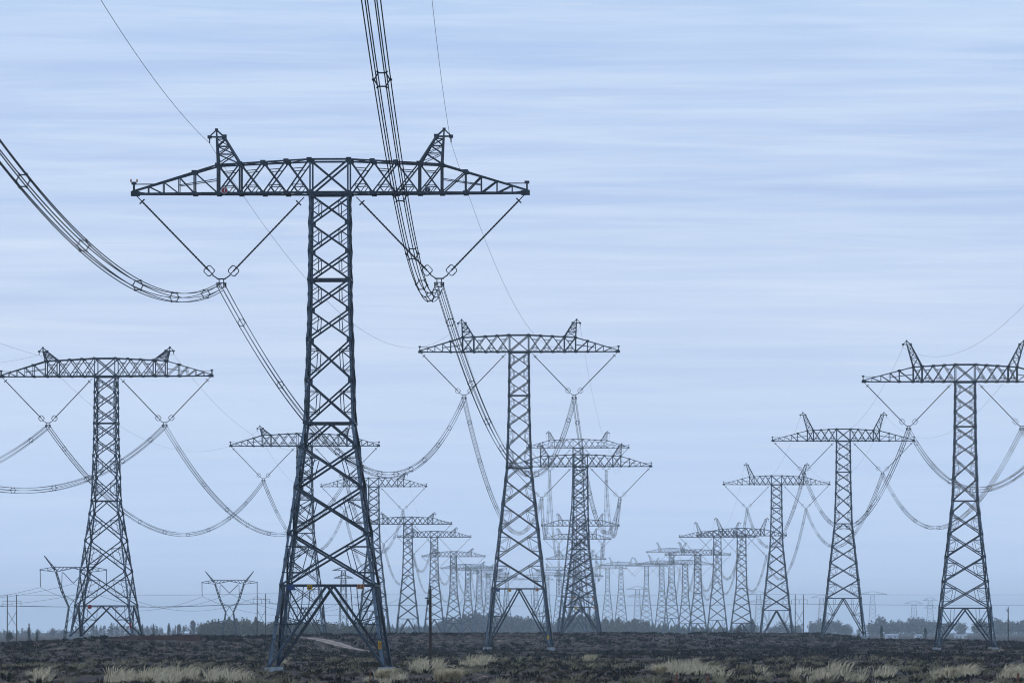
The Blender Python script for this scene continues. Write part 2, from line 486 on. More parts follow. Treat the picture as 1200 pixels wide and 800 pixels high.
def crossarm_mesh(detail):
    class TB(MB):
        def bar(self, p, q, w, h=None): MB.bar(self, p, q, w if detail else w * 1.6)
    mb = TB()
    i3 = (PI_ - 2.08) / 3
    nodes = [2.08, 2.08 + i3, 2.08 + 2 * i3, PI_, PO_] + [PO_ + (20.9 - PO_) * t for t in (.275, .456, .637, .813, 1)]
    for sy in (-1, 1):
        B_ = lambda x: (x, sy * yw(x), 0.12); T_ = lambda x: (x, sy * yw(x), zt(x))
        for s in (-1, 1):
            xs = [s * n for n in nodes]
            for a, b in zip(xs[:-1], xs[1:]):
                mb.bar(B_(a), B_(b), .21); mb.bar(T_(a), T_(b), .17)
            for a, b in zip(xs[:4], xs[1:5]):
                mb.bar(B_(a), T_(b), .15); mb.bar(T_(a), B_(b), .15)
                if detail:
                    mb.bar(lerp(B_(a), T_(b), .25), lerp(B_(b), T_(a), .25), SW)
                    mb.bar(lerp(B_(a), T_(b), .75), lerp(B_(b), T_(a), .75), SW)
                    mb.bar(lerp(B_(a), T_(b), .25), lerp(B_(a), B_(b), .5), SW); mb.bar(lerp(B_(b), T_(a), .25), lerp(B_(a), B_(b), .5), SW)
            for x in (xs[3], xs[4]): mb.bar(B_(x), T_(x), .20)
            for a, b in zip(xs[4:-1], xs[5:]):
                mb.bar(T_(a), B_(b) if False else B_(b), .13) if False else None
                mb.bar(B_(a), T_(b), .13); mb.bar(B_(b), T_(b), .10 if abs(b) > 15 else .14)
                if detail and abs(a) < 15: mb.bar(lerp(B_(a), T_(a), .5), lerp(B_(b), T_(b), .5), SW)
            if detail:
                for x in xs:
                    for z in (0.12, zt(x)):
                        if abs(x) < 15: mb.box((x, sy * yw(x), z), (.55, .1, .42))
        mb.bar(B_(-2.08), T_(2.08), .2); mb.bar(B_(2.08), T_(-2.08), .2)
        mb.bar(B_(-2.08), B_(2.08), .25); mb.bar(T_(-2.08), T_(2.08), .20)
    for s in (-1, 1):                     # plan bracing
        xs = [s * n for n in nodes]
        for i, (a, b) in enumerate(zip(xs[:-1], xs[1:])):
            e = 1 if i % 2 else -1
            mb.bar((a, e * yw(a), .12), (b, -e * yw(b), .12), .11); mb.bar((a, e * yw(a), zt(a)), (b, -e * yw(b), zt(b)), .11)
            mb.bar((b, -yw(b), .12), (b, yw(b), .12), .11); mb.bar((b, -yw(b), zt(b)), (b, yw(b), zt(b)), .11)
        mb.box((s * 20.6, 0, .15), (.9, .8, .5))
        # hand rail on the tip
        for sy in (-1, 1): mb.bar((s * 20.7, sy * .3, 1.15), (s * 18.2, sy * .5, 1.15), .06)
        mb.bar((s * 20.75, -.3, .4), (s * 20.75, -.3, 1.25), .16); mb.bar((s * 20.75, .3, .4), (s * 20.75, .3, 1.25), .16)
        mb.box((s * 20.75, 0, 1.25), (.5, .6, .28))
    return mb.mesh("crossarm", M['steel'])

def peak_mesh(s, tx=12.02, tz=6.85):
    mb = MB(); k = tz - 6.85
    O = lambda t, e: (s * (PO_ + (tx - .04 - PO_) * t), e * (1.25 - 1.0 * t), 3.15 + (2.95 + k) * t)
    I = lambda t, e: (s * (PI_ + (tx - .82 - PI_) * t), e * (1.35 - 1.1 * t), 3.2 + (2.9 + k) * t)
    for e in (-1, 1):
        mb.bar(O(0, e), O(1, e), .2); mb.bar(I(0, e), I(1, e), .19)
        ts = [.02, .38, .66, .92]
        for a, b in zip(ts[:-1], ts[1:]):
            mb.bar(I(b, e), O(a, e), .11); mb.bar(I(b, e), O(b, e), .08)
            mb.bar(O(b, e), I(a, e), .07)
        mb.bar(O(1, e), (s * tx, 0, 6.85 + k), .15); mb.bar(I(1, e), (s * tx, 0, 6.85 + k), .15)
        mb.bar(O(1, e), (s * (tx + .78), 0, 6.12 + k), .15); mb.bar(I(1, e), O(1, e), .15)
    for t in (.38, .66, .92):
        mb.bar(O(t, -1), O(t, 1), .08); mb.bar(I(t, -1), I(t, 1), .08)
    mb.bar((s * (tx + .78), 0, 6.12 + k), (s * tx, 0, 6.85 + k), .13)
    mb.box((s * (tx + .73), 0, 6.1 + k), (.42, .4, .34)); mb.box((s * (tx - .82), 0, 6.15 + k), (.5, .5, .4)); mb.box((s * tx, 0, 6.85 + k), (.32, .3, .3))
    mb.bar((s * (tx + .73), 0, 6.0 + k), (s * (tx + .73), 0, 5.45 + k), .12)
    return mb.mesh("earth_wire_peak", M['steel'])

YX, BZ = 11.5, -9.62           # bundle position under the arm
def string_mesh(p, q):
    mb = MB(); p = np.array(p, float); q = np.array(q, float)
    ts, rs = [0, .06], [.05, .05]
    for k in range(44):                   # composite rod with weather sheds
        t = .07 + .88 * k / 44
        ts += [t, t + .006, t + .012]; rs += [.075, .125, .075]
    ts += [.955, 1.0]; rs += [.05, .05]
    mb.tube([p + (q - p) * t for t in ts], rs, 6)
    d = (q - p) / np.linalg.norm(q - p); n = np.array((-d[2], 0, d[0]))
    c = p + (q - p) * .075
    mb.bar(c - n * .36, c + n * .36, .14)
    return mb.mesh("insulator_string", M['insul'])
def ring_mesh(p, q):
    mb = MB(); p = np.array(p, float); q = np.array(q, float)
    d = (q - p) / np.linalg.norm(q - p); n = np.array((-d[2], 0, d[0]))
    c = p + (q - p) * .945
    for oy in (-.22, .22):
        pts = []
        for k in range(17):
            t = 2 * math.pi * (k + .5) / 16; ct, st = math.cos(t), math.sin(t)
            r = .47 / max(abs(ct), abs(st), .78)
            pts.append(c + d * ct * r * .95 + n * st * r + np.array((0, oy, 0)))
        mb.tube(pts, .042, 5, cap=False)
    return mb.mesh("corona_ring", M['fitting'])
def yoke_mesh(s):
    mb = MB(); x = s * YX
    mb.bar((x - .95, 0, -8.45), (x - .35, 0, -8.85), .12); mb.bar((x + .95, 0, -8.45), (x + .35, 0, -8.85), .12)
    mb.bar((x - .48, 0, -8.85), (x + .48, 0, -8.85), .14)
    for e in (-1, 1):
        mb.bar((x + e * .24, 0, -8.85), (x + e * .24, 0, -9.75), .10)
        mb.bar((x + e * .46, -.1, -9.25), (x + e * .46, .1, -9.75), .14)
    mb.bar((x - .46, 0, -9.28), (x + .46, 0, -9.28), .1); mb.bar((x - .3, 0, -9.75), (x + .3, 0, -9.75), .1)
    mb.bar((x - .24, 0, -9.28), (x - .42, 0, -9.62), .1); mb.bar((x + .24, 0, -9.28), (x + .42, 0, -9.62), .1)
    return mb.mesh("yoke_plate", M['fitting'])
def foundation_mesh():
    mb = MB(); mb.frustum((0, 0), .70, .48, -1.4, .42); return mb.mesh("foundation", M['concrete'])

PTOP = {'l': (12.5, 5.75), 'm': (12.02, 6.85), 'r': (11.9, 8.45)}
ARM, PEAK = {}, {}
for row in 'lmr':
    PI_, PO_ = (8.75, 10.55) if row == 'r' else (9.45, 11.8)
    ARM[row, True], ARM[row, False] = crossarm_mesh(True), crossarm_mesh(False)
    for s in (-1, 1): PEAK[row, s] = peak_mesh(s, *PTOP[row])
PI_, PO_ = 9.45, 11.8
STR = []
for s in (-1, 1):
    for p, q in (((s * 20.5, 0, -.05), (s * 12.35, 0, -8.45)), ((s * 2.75, 0, -.25), (s * 10.65, 0, -8.45))):
        STR.append((string_mesh(p, q), ring_mesh(p, q)))
YOKE = {-1: yoke_mesh(-1), 1: yoke_mesh(1)}
FOUND = foundation_mesh()
W_ARM = 42.0

def pylon(cx, w, yarm, label, group, yaw=0., hl=None, nofound=False):
    Z = W_ARM * F / w
    x, y, zarm = at(cx, yarm, Z)
    g = gh(x, y)
    H = zarm - g - .1
    Lw = H - 24.1
    if hl is None: hl = .34 * Lw
    if H < 44: hl = min(hl, 6.0)
    detail = Z < 3000
    row = group.split()[3][0]
    t = empty("transmission_tower", (x, y, g), yaw, label, "pylon", group)
    legs, br = body_meshes(H, hl, detail, 1.0 if Z < 2500 else 1.35 if Z < 4000 else 1.75)
    for me in legs: link("leg", me, t)
    link("bracing", br, t)
    link("crossarm", ARM[row, Z < 3000], t, (0, 0, H))
    for s in (-1, 1): link("earth_wire_peak", PEAK[row, s], t, (0, 0, H))
    for sm, rm in STR:
        st = link("insulator_string", sm, t, (0, 0, H))
        if Z < 4000: link("corona_ring", rm, st)
    for s in (-1, 1): link("yoke_plate", YOKE[s], t, (0, 0, H))
    b = half(H, H)
    if Z < 2100:
        for sx in (-1, 1):
            for sy in (-1, 1):
                lx, ly = sx * (b - .2), sy * (b - .2)
                wx = x + lx * math.cos(yaw) - ly * math.sin(yaw); wy = y + lx * math.sin(yaw) + ly * math.cos(yaw)
                link("foundation", FOUND, t, (lx, ly, 0))
    return dict(o=t, x=x, y=y, z=g, H=H, yaw=yaw, Z=Z, ex=PTOP[row][0] + .73, ez=PTOP[row][1] - 1.4, hl=hl, half=lambda d, H=H: half(d, H))

def tpoint(T, lx, ly, lz):
    c, s = math.cos(T['yaw']), math.sin(T['yaw'])
    return np.array((T['x'] + lx * c - ly * s, T['y'] + lx * s + ly * c, T['z'] + T['H'] + lz))

ROW_L, ROW_M, ROW_R = "pylons of the left-hand row", "pylons of the middle row", "pylons of the right-hand row"
R_ = math.radians
Lrow = [pylon(124.6, 253, 441.0, "tall dark pylon on the grassy rise at far left, nearest of the left-hand row", ROW_L, R_(-6), 6.4),
        pylon(357, 177, 522.5, "dark pylon standing directly behind the legs of the biggest front pylon", ROW_L, R_(-4)),
        pylon(438, 125, 570, "pylon half hidden by the right leg of the biggest front pylon, second behind it", ROW_L, R_(-1.5)),
        pylon(478, 104, 614, "slim grey pylon just left of the brown wooden pole", ROW_L, R_(-2)),
        pylon(508.9, 87, 629.3, "slim pylon directly behind the top of the brown wooden pole", ROW_L, R_(-2)),
        pylon(531.5, 74.8, 652, "hazy pylon, first one standing fully to the right of the brown wooden pole", ROW_L, R_(-2)),
        pylon(548.4, 64, 666, "hazy pylon, second one standing fully to the right of the brown wooden pole", ROW_L, R_(-2)),
        pylon(561.7, 56, 668, "faint pylon over the wooded hump, third one fully right of the brown wooden pole", ROW_L, R_(-2)),
        pylon(572, 50, 672, "very faint pylon seen just left of the left leg of the yellow-plated middle pylon", ROW_L, R_(-2)),
        pylon(583, 45, 676, "very faint pylon seen through the left leg of the yellow-plated middle pylon", ROW_L, R_(-2)),
        pylon(594, 41, 679, "farthest faint pylon framed between the legs of the yellow-plated middle pylon", ROW_L, R_(-2))]
Mrow = [pylon(387, 467, 227.0, "biggest dark lattice pylon in the foreground, left of centre", ROW_M, R_(-2.4), 9.0),
        pylon(608.3, 236, 412.3, "clear mid-distance pylon right of centre with its feet visible on the ground", ROW_M, R_(-3), 12.6),
        pylon(680.5, 167.5, 546.5, "dark pylon just right of the clear middle one, dense with other pylons behind it", ROW_M, R_(-3)),
        pylon(677.2, 121, 524.6, "pylon with its crossarm just above that of the dense dark pylon before it", ROW_M, R_(-1)),
        pylon(680, 92, 616, "hazy pylon behind the dense dark one, upper of two low crossarms behind its body", ROW_M, R_(0)),
        pylon(676.5, 80, 631.5, "hazy pylon behind the dense dark one, lower of two low crossarms behind its body", ROW_M, R_(0)),
        pylon(675, 71, 655, "faint pylon behind the dense dark one, its crossarm level with the far right rows", ROW_M, R_(0)),
        pylon(678, 58, 675, "very faint lowest pylon behind the lattice of the dense dark one", ROW_M, R_(0)),
        pylon(655, 52, 668, "faint far pylon close left of the dense dark one, highest of three there", ROW_M, R_(0)),
        pylon(641, 46, 674, "faint far pylon touching the right leg of the clear middle one", ROW_M, R_(1)),
        pylon(628, 41, 679, "faint far pylon between the legs of the clear middle one, right-hand one", ROW_M, R_(1))]
Rrow = [pylon(1131, 242, 447.3, "large dark pylon at the right edge, its right arm cut by the frame", ROW_R, R_(0), 8.4),
        pylon(988.3, 168, 516.5, "dark pylon second from the right edge, beside the largest right-hand one", ROW_R, R_(0)),
        pylon(910, 126, 567.6, "pylon third from the right edge with a clear gap on both sides", ROW_R, R_(0)),
        pylon(869, 106, 627.5, "pylon fourth from the right edge, right one of two crossarms that overlap", ROW_R, R_(0)),
        pylon(840.6, 90, 629.3, "pylon fifth from the right edge, left one of two crossarms that overlap", ROW_R, R_(0)),
        pylon(817.7, 77.5, 650, "hazy pylon sixth from the right edge, just below the overlapping crossarms", ROW_R, R_(0)),
        pylon(803, 65, 661.3, "hazy pylon seventh from the right edge", ROW_R, R_(0)),
        pylon(787, 60, 647, "hazy pylon eighth from the right edge, its crossarm higher than its neighbours'", ROW_R, R_(0)),
        pylon(775.5, 54, 661, "faint pylon ninth from the right edge, close against a taller neighbour", ROW_R, R_(0)),
        pylon(757.5, 50, 663, "faint pylon third from the left in the far right-hand row", ROW_R, R_(0)),
        pylon(727.7, 48, 662, "faint pylon second from the left in the far right-hand row", ROW_R, R_(0)),
        pylon(712, 45, 666, "faint pylon leftmost in the far right-hand row beside the dense dark one", ROW_R, R_(0))]

# plates, discs and lamps on the pylons
def plate(T, name, lx, d, w, h, m, marks=None, side=-1, label=None):
    b = half(d, T['H'])
    y = -(b + .22)
    mb = MB(); mb.box((lx, y, T['H'] - d), (w, .06, h))
    o = link(name, mb.mesh(name, M[m]), T['o'])
    if label: o['label'] = label
    if marks:
        k = MB()
        for mx, mz, mw, mh in marks:
            k.box((lx + mx * w, y - .045, T['H'] - d + mz * h), (mw * w, .02, mh * h))
        link("plate_lettering", k.mesh("plate_lettering", M['black']), o)
    return o
TXT2 = [(-.22, .17, .3, .2), (.2, .17, .28, .2), (-.05, -.2, .62, .2)]
TXT4 = [(-.27, .2, .22, .26), (.22, .2, .3, .26), (-.27, -.2, .22, .22), (.22, -.2, .3, .22)]
TXTB = [(-.25, -.1, .14, .3), (.0, -.1, .14, .3), (.22, -.1, .14, .3), (0, .25, .6, .12)]
A = Mrow[0]; dA = A['H'] - A['hl'] + .15
plate(A, "sign_plate", -3.75, dA + .1, .78, .56, 'blue', None, label="dark blue plate")
plate(A, "sign_plate", -1.8, dA + .05, .56, .52, 'yellow', TXT2, label="yellow plate with dark lettering")
plate(A, "sign_plate", 3.55, dA, .72, .52, 'orange', TXT4, label="orange plate with dark characters")
B_ = Mrow[1]; dB = B_['H'] - B_['hl'] + .25
plate(B_, "sign_plate", -4.1, dB + .1, .8, .55, 'blue', None, label="dark blue plate")
plate(B_, "sign_plate", -1.65, dB + .1, .62, .58, 'yellow', TXT2, label="yellow plate with dark lettering")
plate(B_, "sign_plate", 4.05, dB, .66, .55, 'orange', TXT4, label="orange plate with dark characters")
Ct = Mrow[2]; dC = Ct['H'] - Ct['hl'] + .25
plate(Ct, "sign_plate", -1.1, dC, .8, .7, 'yellow', None, label="yellow plate")
plate(Ct, "sign_plate", 4.2, dC, .7, .6, 'orange', None, label="orange plate")
plate(Ct, "sign_plate", -1.8, dC - 2.9, .6, .6, 'orange', None, label="orange plate")
plate(Ct, "sign_plate", 3.8, dC - 2.9, .6, .6, 'orange', None, label="orange plate")
L1 = Lrow[0]; dL = L1['H'] - L1['hl'] + .1
def round_plate(T, name, lx, d, r, m, label):
    mb = MB(); mb.disc((lx, -(half(max(d, 0), T['H']) + .25), T['H'] - d), r, .06)
    o = link(name, mb.mesh(name, M[m]), T['o']); o['label'] = label; return o
round_plate(L1, "round_sign", -2.3, dL + .1, .42, 'red', "round red sign")
plate(L1, "sign_plate", 2.9, dL + .05, .75, .6, 'grey', None, label="pale grey plate")
def leg_plate(T, lxs, hz, w, h, m, ring=None, label=None):
    d = T['H'] - hz; b = half(d, T['H'])
    mb = MB(); x = lxs * (b - .18); y = -(b + .1)
    mb.box((x, y, hz), (w, .05, h))
    o = link("leg_plate", mb.mesh("leg_plate", M[m]), T['o'])
    if label: o['label'] = label
    if ring:
        k = MB()
        pts = [(x + .2 * w * math.cos(t) * 1.1, y - .04, hz + .30 * h * math.sin(t)) for t in np.linspace(0, 2 * math.pi, 15)]
        k.tube(pts, .04, 4, cap=False)
        link("plate_lettering", k.mesh("plate_lettering", M[ring]), o)
leg_plate(A, 1, 2.75, .34, .82, 'yellow', 'red', "yellow plate with a red oval character")
leg_plate(B_, 1, 2.5, .45, .8, 'yellow', None, "yellow plate on the leg")
leg_plate(L1, 1, 2.6, .35, 1.1, 'red', None, "red plate on the leg")
leg_plate(Lrow[1], 1, 2.6, .4, 1.3, 'red', None, "red plate on the leg")
# pale tape wound on one brace of the front pylon
mb = MB()
dl = A['H'] - A['hl']
mid = np.array((0, -half(dl, A['H']), A['hl'])); ft = np.array((half(A['H'] - .35, A['H']), -half(A['H'] - .35, A['H']), .35))
mb.bar(mid + (ft - mid) * .715, mid + (ft - mid) * .775, .2)
o = link("marker_tape", mb.mesh("marker_tape", M['pink']), A['o']); o['label'] = "pale pinkish tape round a brace"
def arm_disc(T, lx, lz, r, label, red=True):
    y = -(yw(lx) + .28)
    mb = MB(); mb.disc((lx, y, T['H'] + lz), r, .05)
    o = link("round_sign", mb.mesh("round_sign", M['white' if red else 'grey']), T['o']); o['label'] = label
    mb = MB(); mb.disc((lx, y - .05, T['H'] + lz), r * .8, .03)
    f = link("sign_face", mb.mesh("sign_face", M['red' if red else 'black']), o)
    mb = MB(); mb.box((lx + .02, y - .08, T['H'] + lz), (r * .26, .02, r * .85)); 
    link("sign_mark", mb.mesh("sign_mark", M['white' if red else 'grey']), o)
arm_disc(A, -11.05, .38, .36, "round red sign with a pale upright bar")
arm_disc(A, 10.35, .38, .33, "round dark sign with a pale rim", False)
arm_disc(B_, 9.6, .25, .38, "small round dark sign", False)
arm_disc(B_, -9.9, .25, .38, "small round dark sign", False)
for sx in (-.32, .32):
    mb = MB(); mb.tube([(-20.75 + sx, 0, A['H'] + 1.39), (-20.75 + sx, 0, A['H'] + 1.62), (-20.75 + sx, 0, A['H'] + 1.72)], [.10, .09, .04], 8)
    o = link("warning_lamp", mb.mesh("warning_lamp", M['orange']), A['o']); o['label'] = "small unlit red lamp on the arm tip"

# ------------------------------------------------------------------ conductors and earth wires
def curve(P, Q, sag, n):
    t = np.linspace(0, 1, n)[:, None]
    pts = P * (1 - t) + Q * t
    pts[:, 2] -= (4 * sag * t * (1 - t))[:, 0]
    return pts

def spacer(mb, c, d, R):
    th = .075 if c[1] < 780 else .16
    d = d / np.linalg.norm(d)
    a = np.cross(d, (0, 0, 1.)); a /= np.linalg.norm(a); b = np.cross(a, d)
    hexp = [c + (a * math.cos(k * math.pi / 3) + b * math.sin(k * math.pi / 3)) * R * (.9 if c[1] < 780 else 1.08) for k in range(6)]
    for k in range(6):
        mb.bar(hexp[k], hexp[(k + 1) % 6], th)
        mb.bar(hexp[k], c + (hexp[k] - c) * 1.3, th * 1.5)

GB, GE = "six-wire conductor bundles", "thin earth wires"
def bundle(P, Q, sag, label, rad=.040, near=True, first=30., step=58.):
    P, Q = np.array(P, float), np.array(Q, float)
    L = np.linalg.norm(Q - P)
    n = max(14, int(L / 11))
    pts = curve(P, Q, sag, n)
    d = Q - P; d[2] = 0; d /= np.linalg.norm(d)
    a = np.array((d[1], -d[0], 0)); R = .46
    t = empty("conductor_bundle", tuple(P), 0, label, "power line", GB)
    mbs = []
    for k in range(6):
        ang = k * math.pi / 3
        off = a * math.cos(ang) * R + np.array((0, 0, math.sin(ang) * R))
        mb = MB(); mb.tube(pts - P + off, rad, 4); mbs.append(mb)
    if near:
        for mb in mbs: link("conductor", mb.mesh("conductor", M['wire']), t)
    else:
        allm = MB()
        for mb in mbs:
            k = len(allm.v); allm.v += mb.v; allm.f += [tuple(i + k for i in f) for f in mb.f]
        link("conductor", allm.mesh("conductor", M['wire']), t)
    s = first; tt = np.linspace(0, 1, n) * L
    while s < L - 15:
        c = np.array([np.interp(s, tt, pts[:, i]) for i in range(3)]); c2 = np.array([np.interp(s + 2, tt, pts[:, i]) for i in range(3)])
        mb = MB()
        spacer(mb, c - P, c2 - c, R)
        link("spacer", mb.mesh("spacer", M['fitting']), t)
        s += step * random.uniform(.85, 1.15)

def earth(P, Q, sag, label, rad=.018):
    P, Q = np.array(P, float), np.array(Q, float)
    mb = MB(); mb.tube(curve(P, Q, sag, max(14, int(np.linalg.norm(Q - P) / 14))) - P, rad, 4)
    o = link("earth_wire", mb.mesh("earth_wire", M['wire']), None, tuple(P))
    tag(o, label, "power line", GE)

U = F / 700.0
def Pp(X, Y, Zr): return np.array((X / U, Zr * 700.0, EYE + Y / U))
SIDE = {-1: "left", 1: "right"}
# spans that come towards the viewer from pylons outside the frame
for s, xe, in ((-1, -326), (1, -71)):
    bundle(tpoint(A, s * YX, 0, BZ), Pp(xe, 493, .2), 13.0,
           "near six-wire bundle rising from the %s insulators of the biggest pylon out of the frame" % SIDE[s], first=38, step=68)
for s, xe in ((-1, -337), (1, -61)):
    earth(tpoint(A, s * A['ex'], 0, A['ez']), Pp(xe, 665, .2), 6.9,
          "thin earth wire climbing from the %s peak of the biggest pylon to the top edge" % SIDE[s], .022)
for s in (-1, 1):
    P = tpoint(L1, s * YX, 0, BZ)
    bundle(P, P + np.array((-299 * .846 / U, -.846 * 700, 0)), 18.2,
           "six-wire bundle leaving the %s insulators of the far-left pylon towards the left edge" % SIDE[s])
    P = tpoint(L1, s * L1['ex'], 0, L1['ez'])
    earth(P, P + np.array((-299 * .846 / U, -.846 * 700, 0)), 10.5,
          "thin earth wire leaving the %s peak of the far-left pylon towards the left edge" % SIDE[s])
R1 = Rrow[0]
for s in (-1, 1):
    P = tpoint(R1, s * YX, 0, BZ)
    bundle(P, P + np.array((-70 * .79 / U, -.79 * 700, 0)), 17.6,
           "six-wire bundle leaving the %s insulators of the right-edge pylon towards the viewer" % SIDE[s])
    P = tpoint(R1, s * R1['ex'], 0, R1['ez'])
    earth(P, P + np.array((-70 * .79 / U, -.79 * 700, 0)), 10.0,
          "thin earth wire leaving the %s peak of the right-edge pylon towards the viewer" % SIDE[s])

ORD = ["first", "second", "third", "fourth", "fifth", "sixth", "seventh", "eighth", "ninth", "tenth", "eleventh", "twelfth"]
def run(row, rname, upto):
    for i in range(min(len(row) - 1, upto)):
        T, N = row[i], row[i + 1]
        if N['Z'] < T['Z']: continue
        span = math.hypot(N['x'] - T['x'], N['y'] - T['y'])
        sag = 17.8 * min(1.0, span / 420)
        near = T['Z'] < 1900
        for s in (-1, 1):
            bundle(tpoint(T, s * YX, 0, BZ), tpoint(N, s * YX, 0, BZ), sag,
                   "%s six-wire bundle sagging between the %s and %s pylons of the %s row" % (SIDE[s], ORD[i], ORD[i + 1], rname),
                   near=near)
            if i < 5:
                earth(tpoint(T, s * T['ex'], 0, T['ez']), tpoint(N, s * N['ex'], 0, N['ez']), sag * .64,
                      "%s earth wire between the %s and %s pylon peaks of the %s row" % (SIDE[s], ORD[i], ORD[i + 1], rname))
run(Lrow, "left", 8)
run(Mrow, "middle", 6)
run(Rrow, "right", 7)

# ------------------------------------------------------------------ cup-shaped pylons, H-frame poles and thin cross-country lines
def latt(mb, p0, p1, a0, a1, n, w, wb):       # square lattice column between two centres
    p0, p1 = np.array(p0, float), np.array(p1, float)
    def c(t, sx, sy): return p0 * (1 - t) + p1 * t + np.array((sx, sy, 0)) * (a0 * (1 - t) + a1 * t)
    cs = [(-1, -1), (1, -1), (1, 1), (-1, 1)]
    for sx, sy in cs: mb.bar(c(0, sx, sy), c(1, sx, sy), w)
    for i in range(n):
        t0, t1 = i / n, (i + 1) / n
        for k in range(4):
            a, b = cs[k], cs[(k + 1) % 4]
            mb.bar(c(t0, *a), c(t1, *b), wb); mb.bar(c(t0, *b), c(t1, *a), wb)

def cup_pylon(u, Z, width_px, base_v, beam_v, label, yaw):
    s = width_px * Z / F / 66.0               # metres per drawing unit
    x, y, z = at(u, base_v, Z)
    t = empty("cup_pylon", (x, y, z), yaw, label, "pylon", "small cup-shaped pylons beyond the rise")
    k = (base_v - beam_v) * Z / F / 65.0
    mb = MB()
    for sx in (-1, 1):
        latt(mb, (sx * 9 * s, 0, 0), (sx * 4.5 * s, 0, 31 * k), 1.0 * s, .5 * s, 6, .3, .16)
    mb.bar((-8 * s, 0, 8 * k), (8 * s, 0, 8 * k), .25); mb.bar((-6.5 * s, 0, 16 * k), (4.5 * s, 0, 30 * k), .16); mb.bar((6.5 * s, 0, 16 * k), (-4.5 * s, 0, 30 * k), .16)
    link("body", mb.mesh("body", M['steel']), t)
    for sx in (-1, 1):
        mb = MB()
        latt(mb, (sx * 4.5 * s, 0, 31 * k), (sx * 11.5 * s, 0, 47 * k), .5 * s, .9 * s, 4, .28, .14)
        latt(mb, (sx * 11.5 * s, 0, 47 * k), (sx * 17 * s, 0, 64 * k), .9 * s, .6 * s, 4, .28, .14)
        mb.bar((sx * 4.5 * s, 0, 31 * k), (-sx * .5 * s, 0, 38 * k), .22)
        mb.bar((sx * .5 * s, 0, 38 * k), (sx * 9 * s, 0, 42 * k), .2)
        mb.bar((sx * 11 * s, 0, 64 * k), (sx * 11.5 * s, 0, 51 * k), .22)
        link("cup_arm", mb.mesh("cup_arm", M['steel']), t)
        mb = MB(); latt(mb, (sx * 17 * s, 0, 65 * k), (sx * 28.5 * s, 0, 79 * k), 1.1 * s, .15 * s, 4, .24, .13)
        link("earth_wire_peak", mb.mesh("earth_wire_peak", M['steel']), t)
    mb = MB()
    for sy in (-.8, .8):
        mb.bar((-19 * s, sy, 68.5 * k), (19 * s, sy, 68.5 * k), .26)
        for sx in (-1, 1):
            mb.bar((sx * 33 * s, 0, 66.2 * k), (sx * 17 * s, sy, 69 * k), .24); mb.bar((sx * 33 * s, 0, 65.8 * k), (sx * 17 * s, sy, 64 * k), .24)
            mb.bar((sx * 17 * s, sy, 64 * k), (0, sy, 67.6 * k), .24)
            for a, b in ((17, 13), (13, 9), (9, 5), (5, 1)):
                mb.bar((sx * a * s, sy, (64 + (17 - a) * .21) * k), (sx * b * s, sy, 68.5 * k), .13)
            mb.bar((sx * 25 * s, sy * .5, 64.9 * k), (sx * 17 * s, sy, 69 * k), .13); mb.bar((sx * 25 * s, sy * .5, 64.9 * k), (sx * 25 * s, sy * .5, 67.7 * k), .13)
    link("beam", mb.mesh("beam", M['steel']), t)
    for a, b in (((-32.5, 65.5), (-32.2, 50)), ((32.5, 65.5), (32.5, 50)), ((-10, 63.5), (0, 53.5)), ((10, 63.5), (0, 53.5))):
        mb = MB(); mb.tube([(a[0] * s, 0, a[1] * k), (b[0] * s, 0, b[1] * k)], .16, 5)
        link("insulator_string", mb.mesh("insulator_string", M['insul']), t)
    return dict(x=x, y=y, z=z, s=s, k=k, yaw=yaw)
cupA = cup_pylon(86, 2700, 80, 750, 668.5, "cup-shaped pylon behind the far-left pylon's left leg", R_(14))
cupB = cup_pylon(269, 3000, 66, 748, 683.0, "cup-shaped pylon standing in the low wood left of the biggest pylon", R_(-3))
def cpt(c, lx, lz):
    return np.array((c['x'] + lx * c['s'] * math.cos(c['yaw']), c['y'] + lx * c['s'] * math.sin(c['yaw']), c['z'] + lz * c['k']))
def thin(P, Q, sag, label, rad=.05, group="thin distant wires"):
    P, Q = np.array(P, float), np.array(Q, float)
    mb = MB(); mb.tube(curve(P, Q, sag, 40) - P, rad, 4)
    tag(link("power_wire", mb.mesh("power_wire", M['wire']), None, tuple(P)), label, "power line", group)
for lx, lz, nm in ((-32.3, 49.5, "left"), (0, 53, "middle"), (32.4, 49.5, "right")):
    thin(cpt(cupA, lx, lz), cpt(cupB, lx, lz), 8.0, "%s wire sagging between the two cup-shaped pylons" % nm, .07)
    thin(cpt(cupA, lx, lz), cpt(cupA, lx, lz) + np.array((-95, -260, -1)), 7.5, "%s wire leaving the left cup-shaped pylon towards the left edge" % nm, .07)
    thin(cpt(cupB, lx, lz), cpt(cupB, lx, lz) + np.array((60, 380, 2)), 9.0, "%s wire leaving the right cup-shaped pylon behind the biggest pylon" % nm, .07)

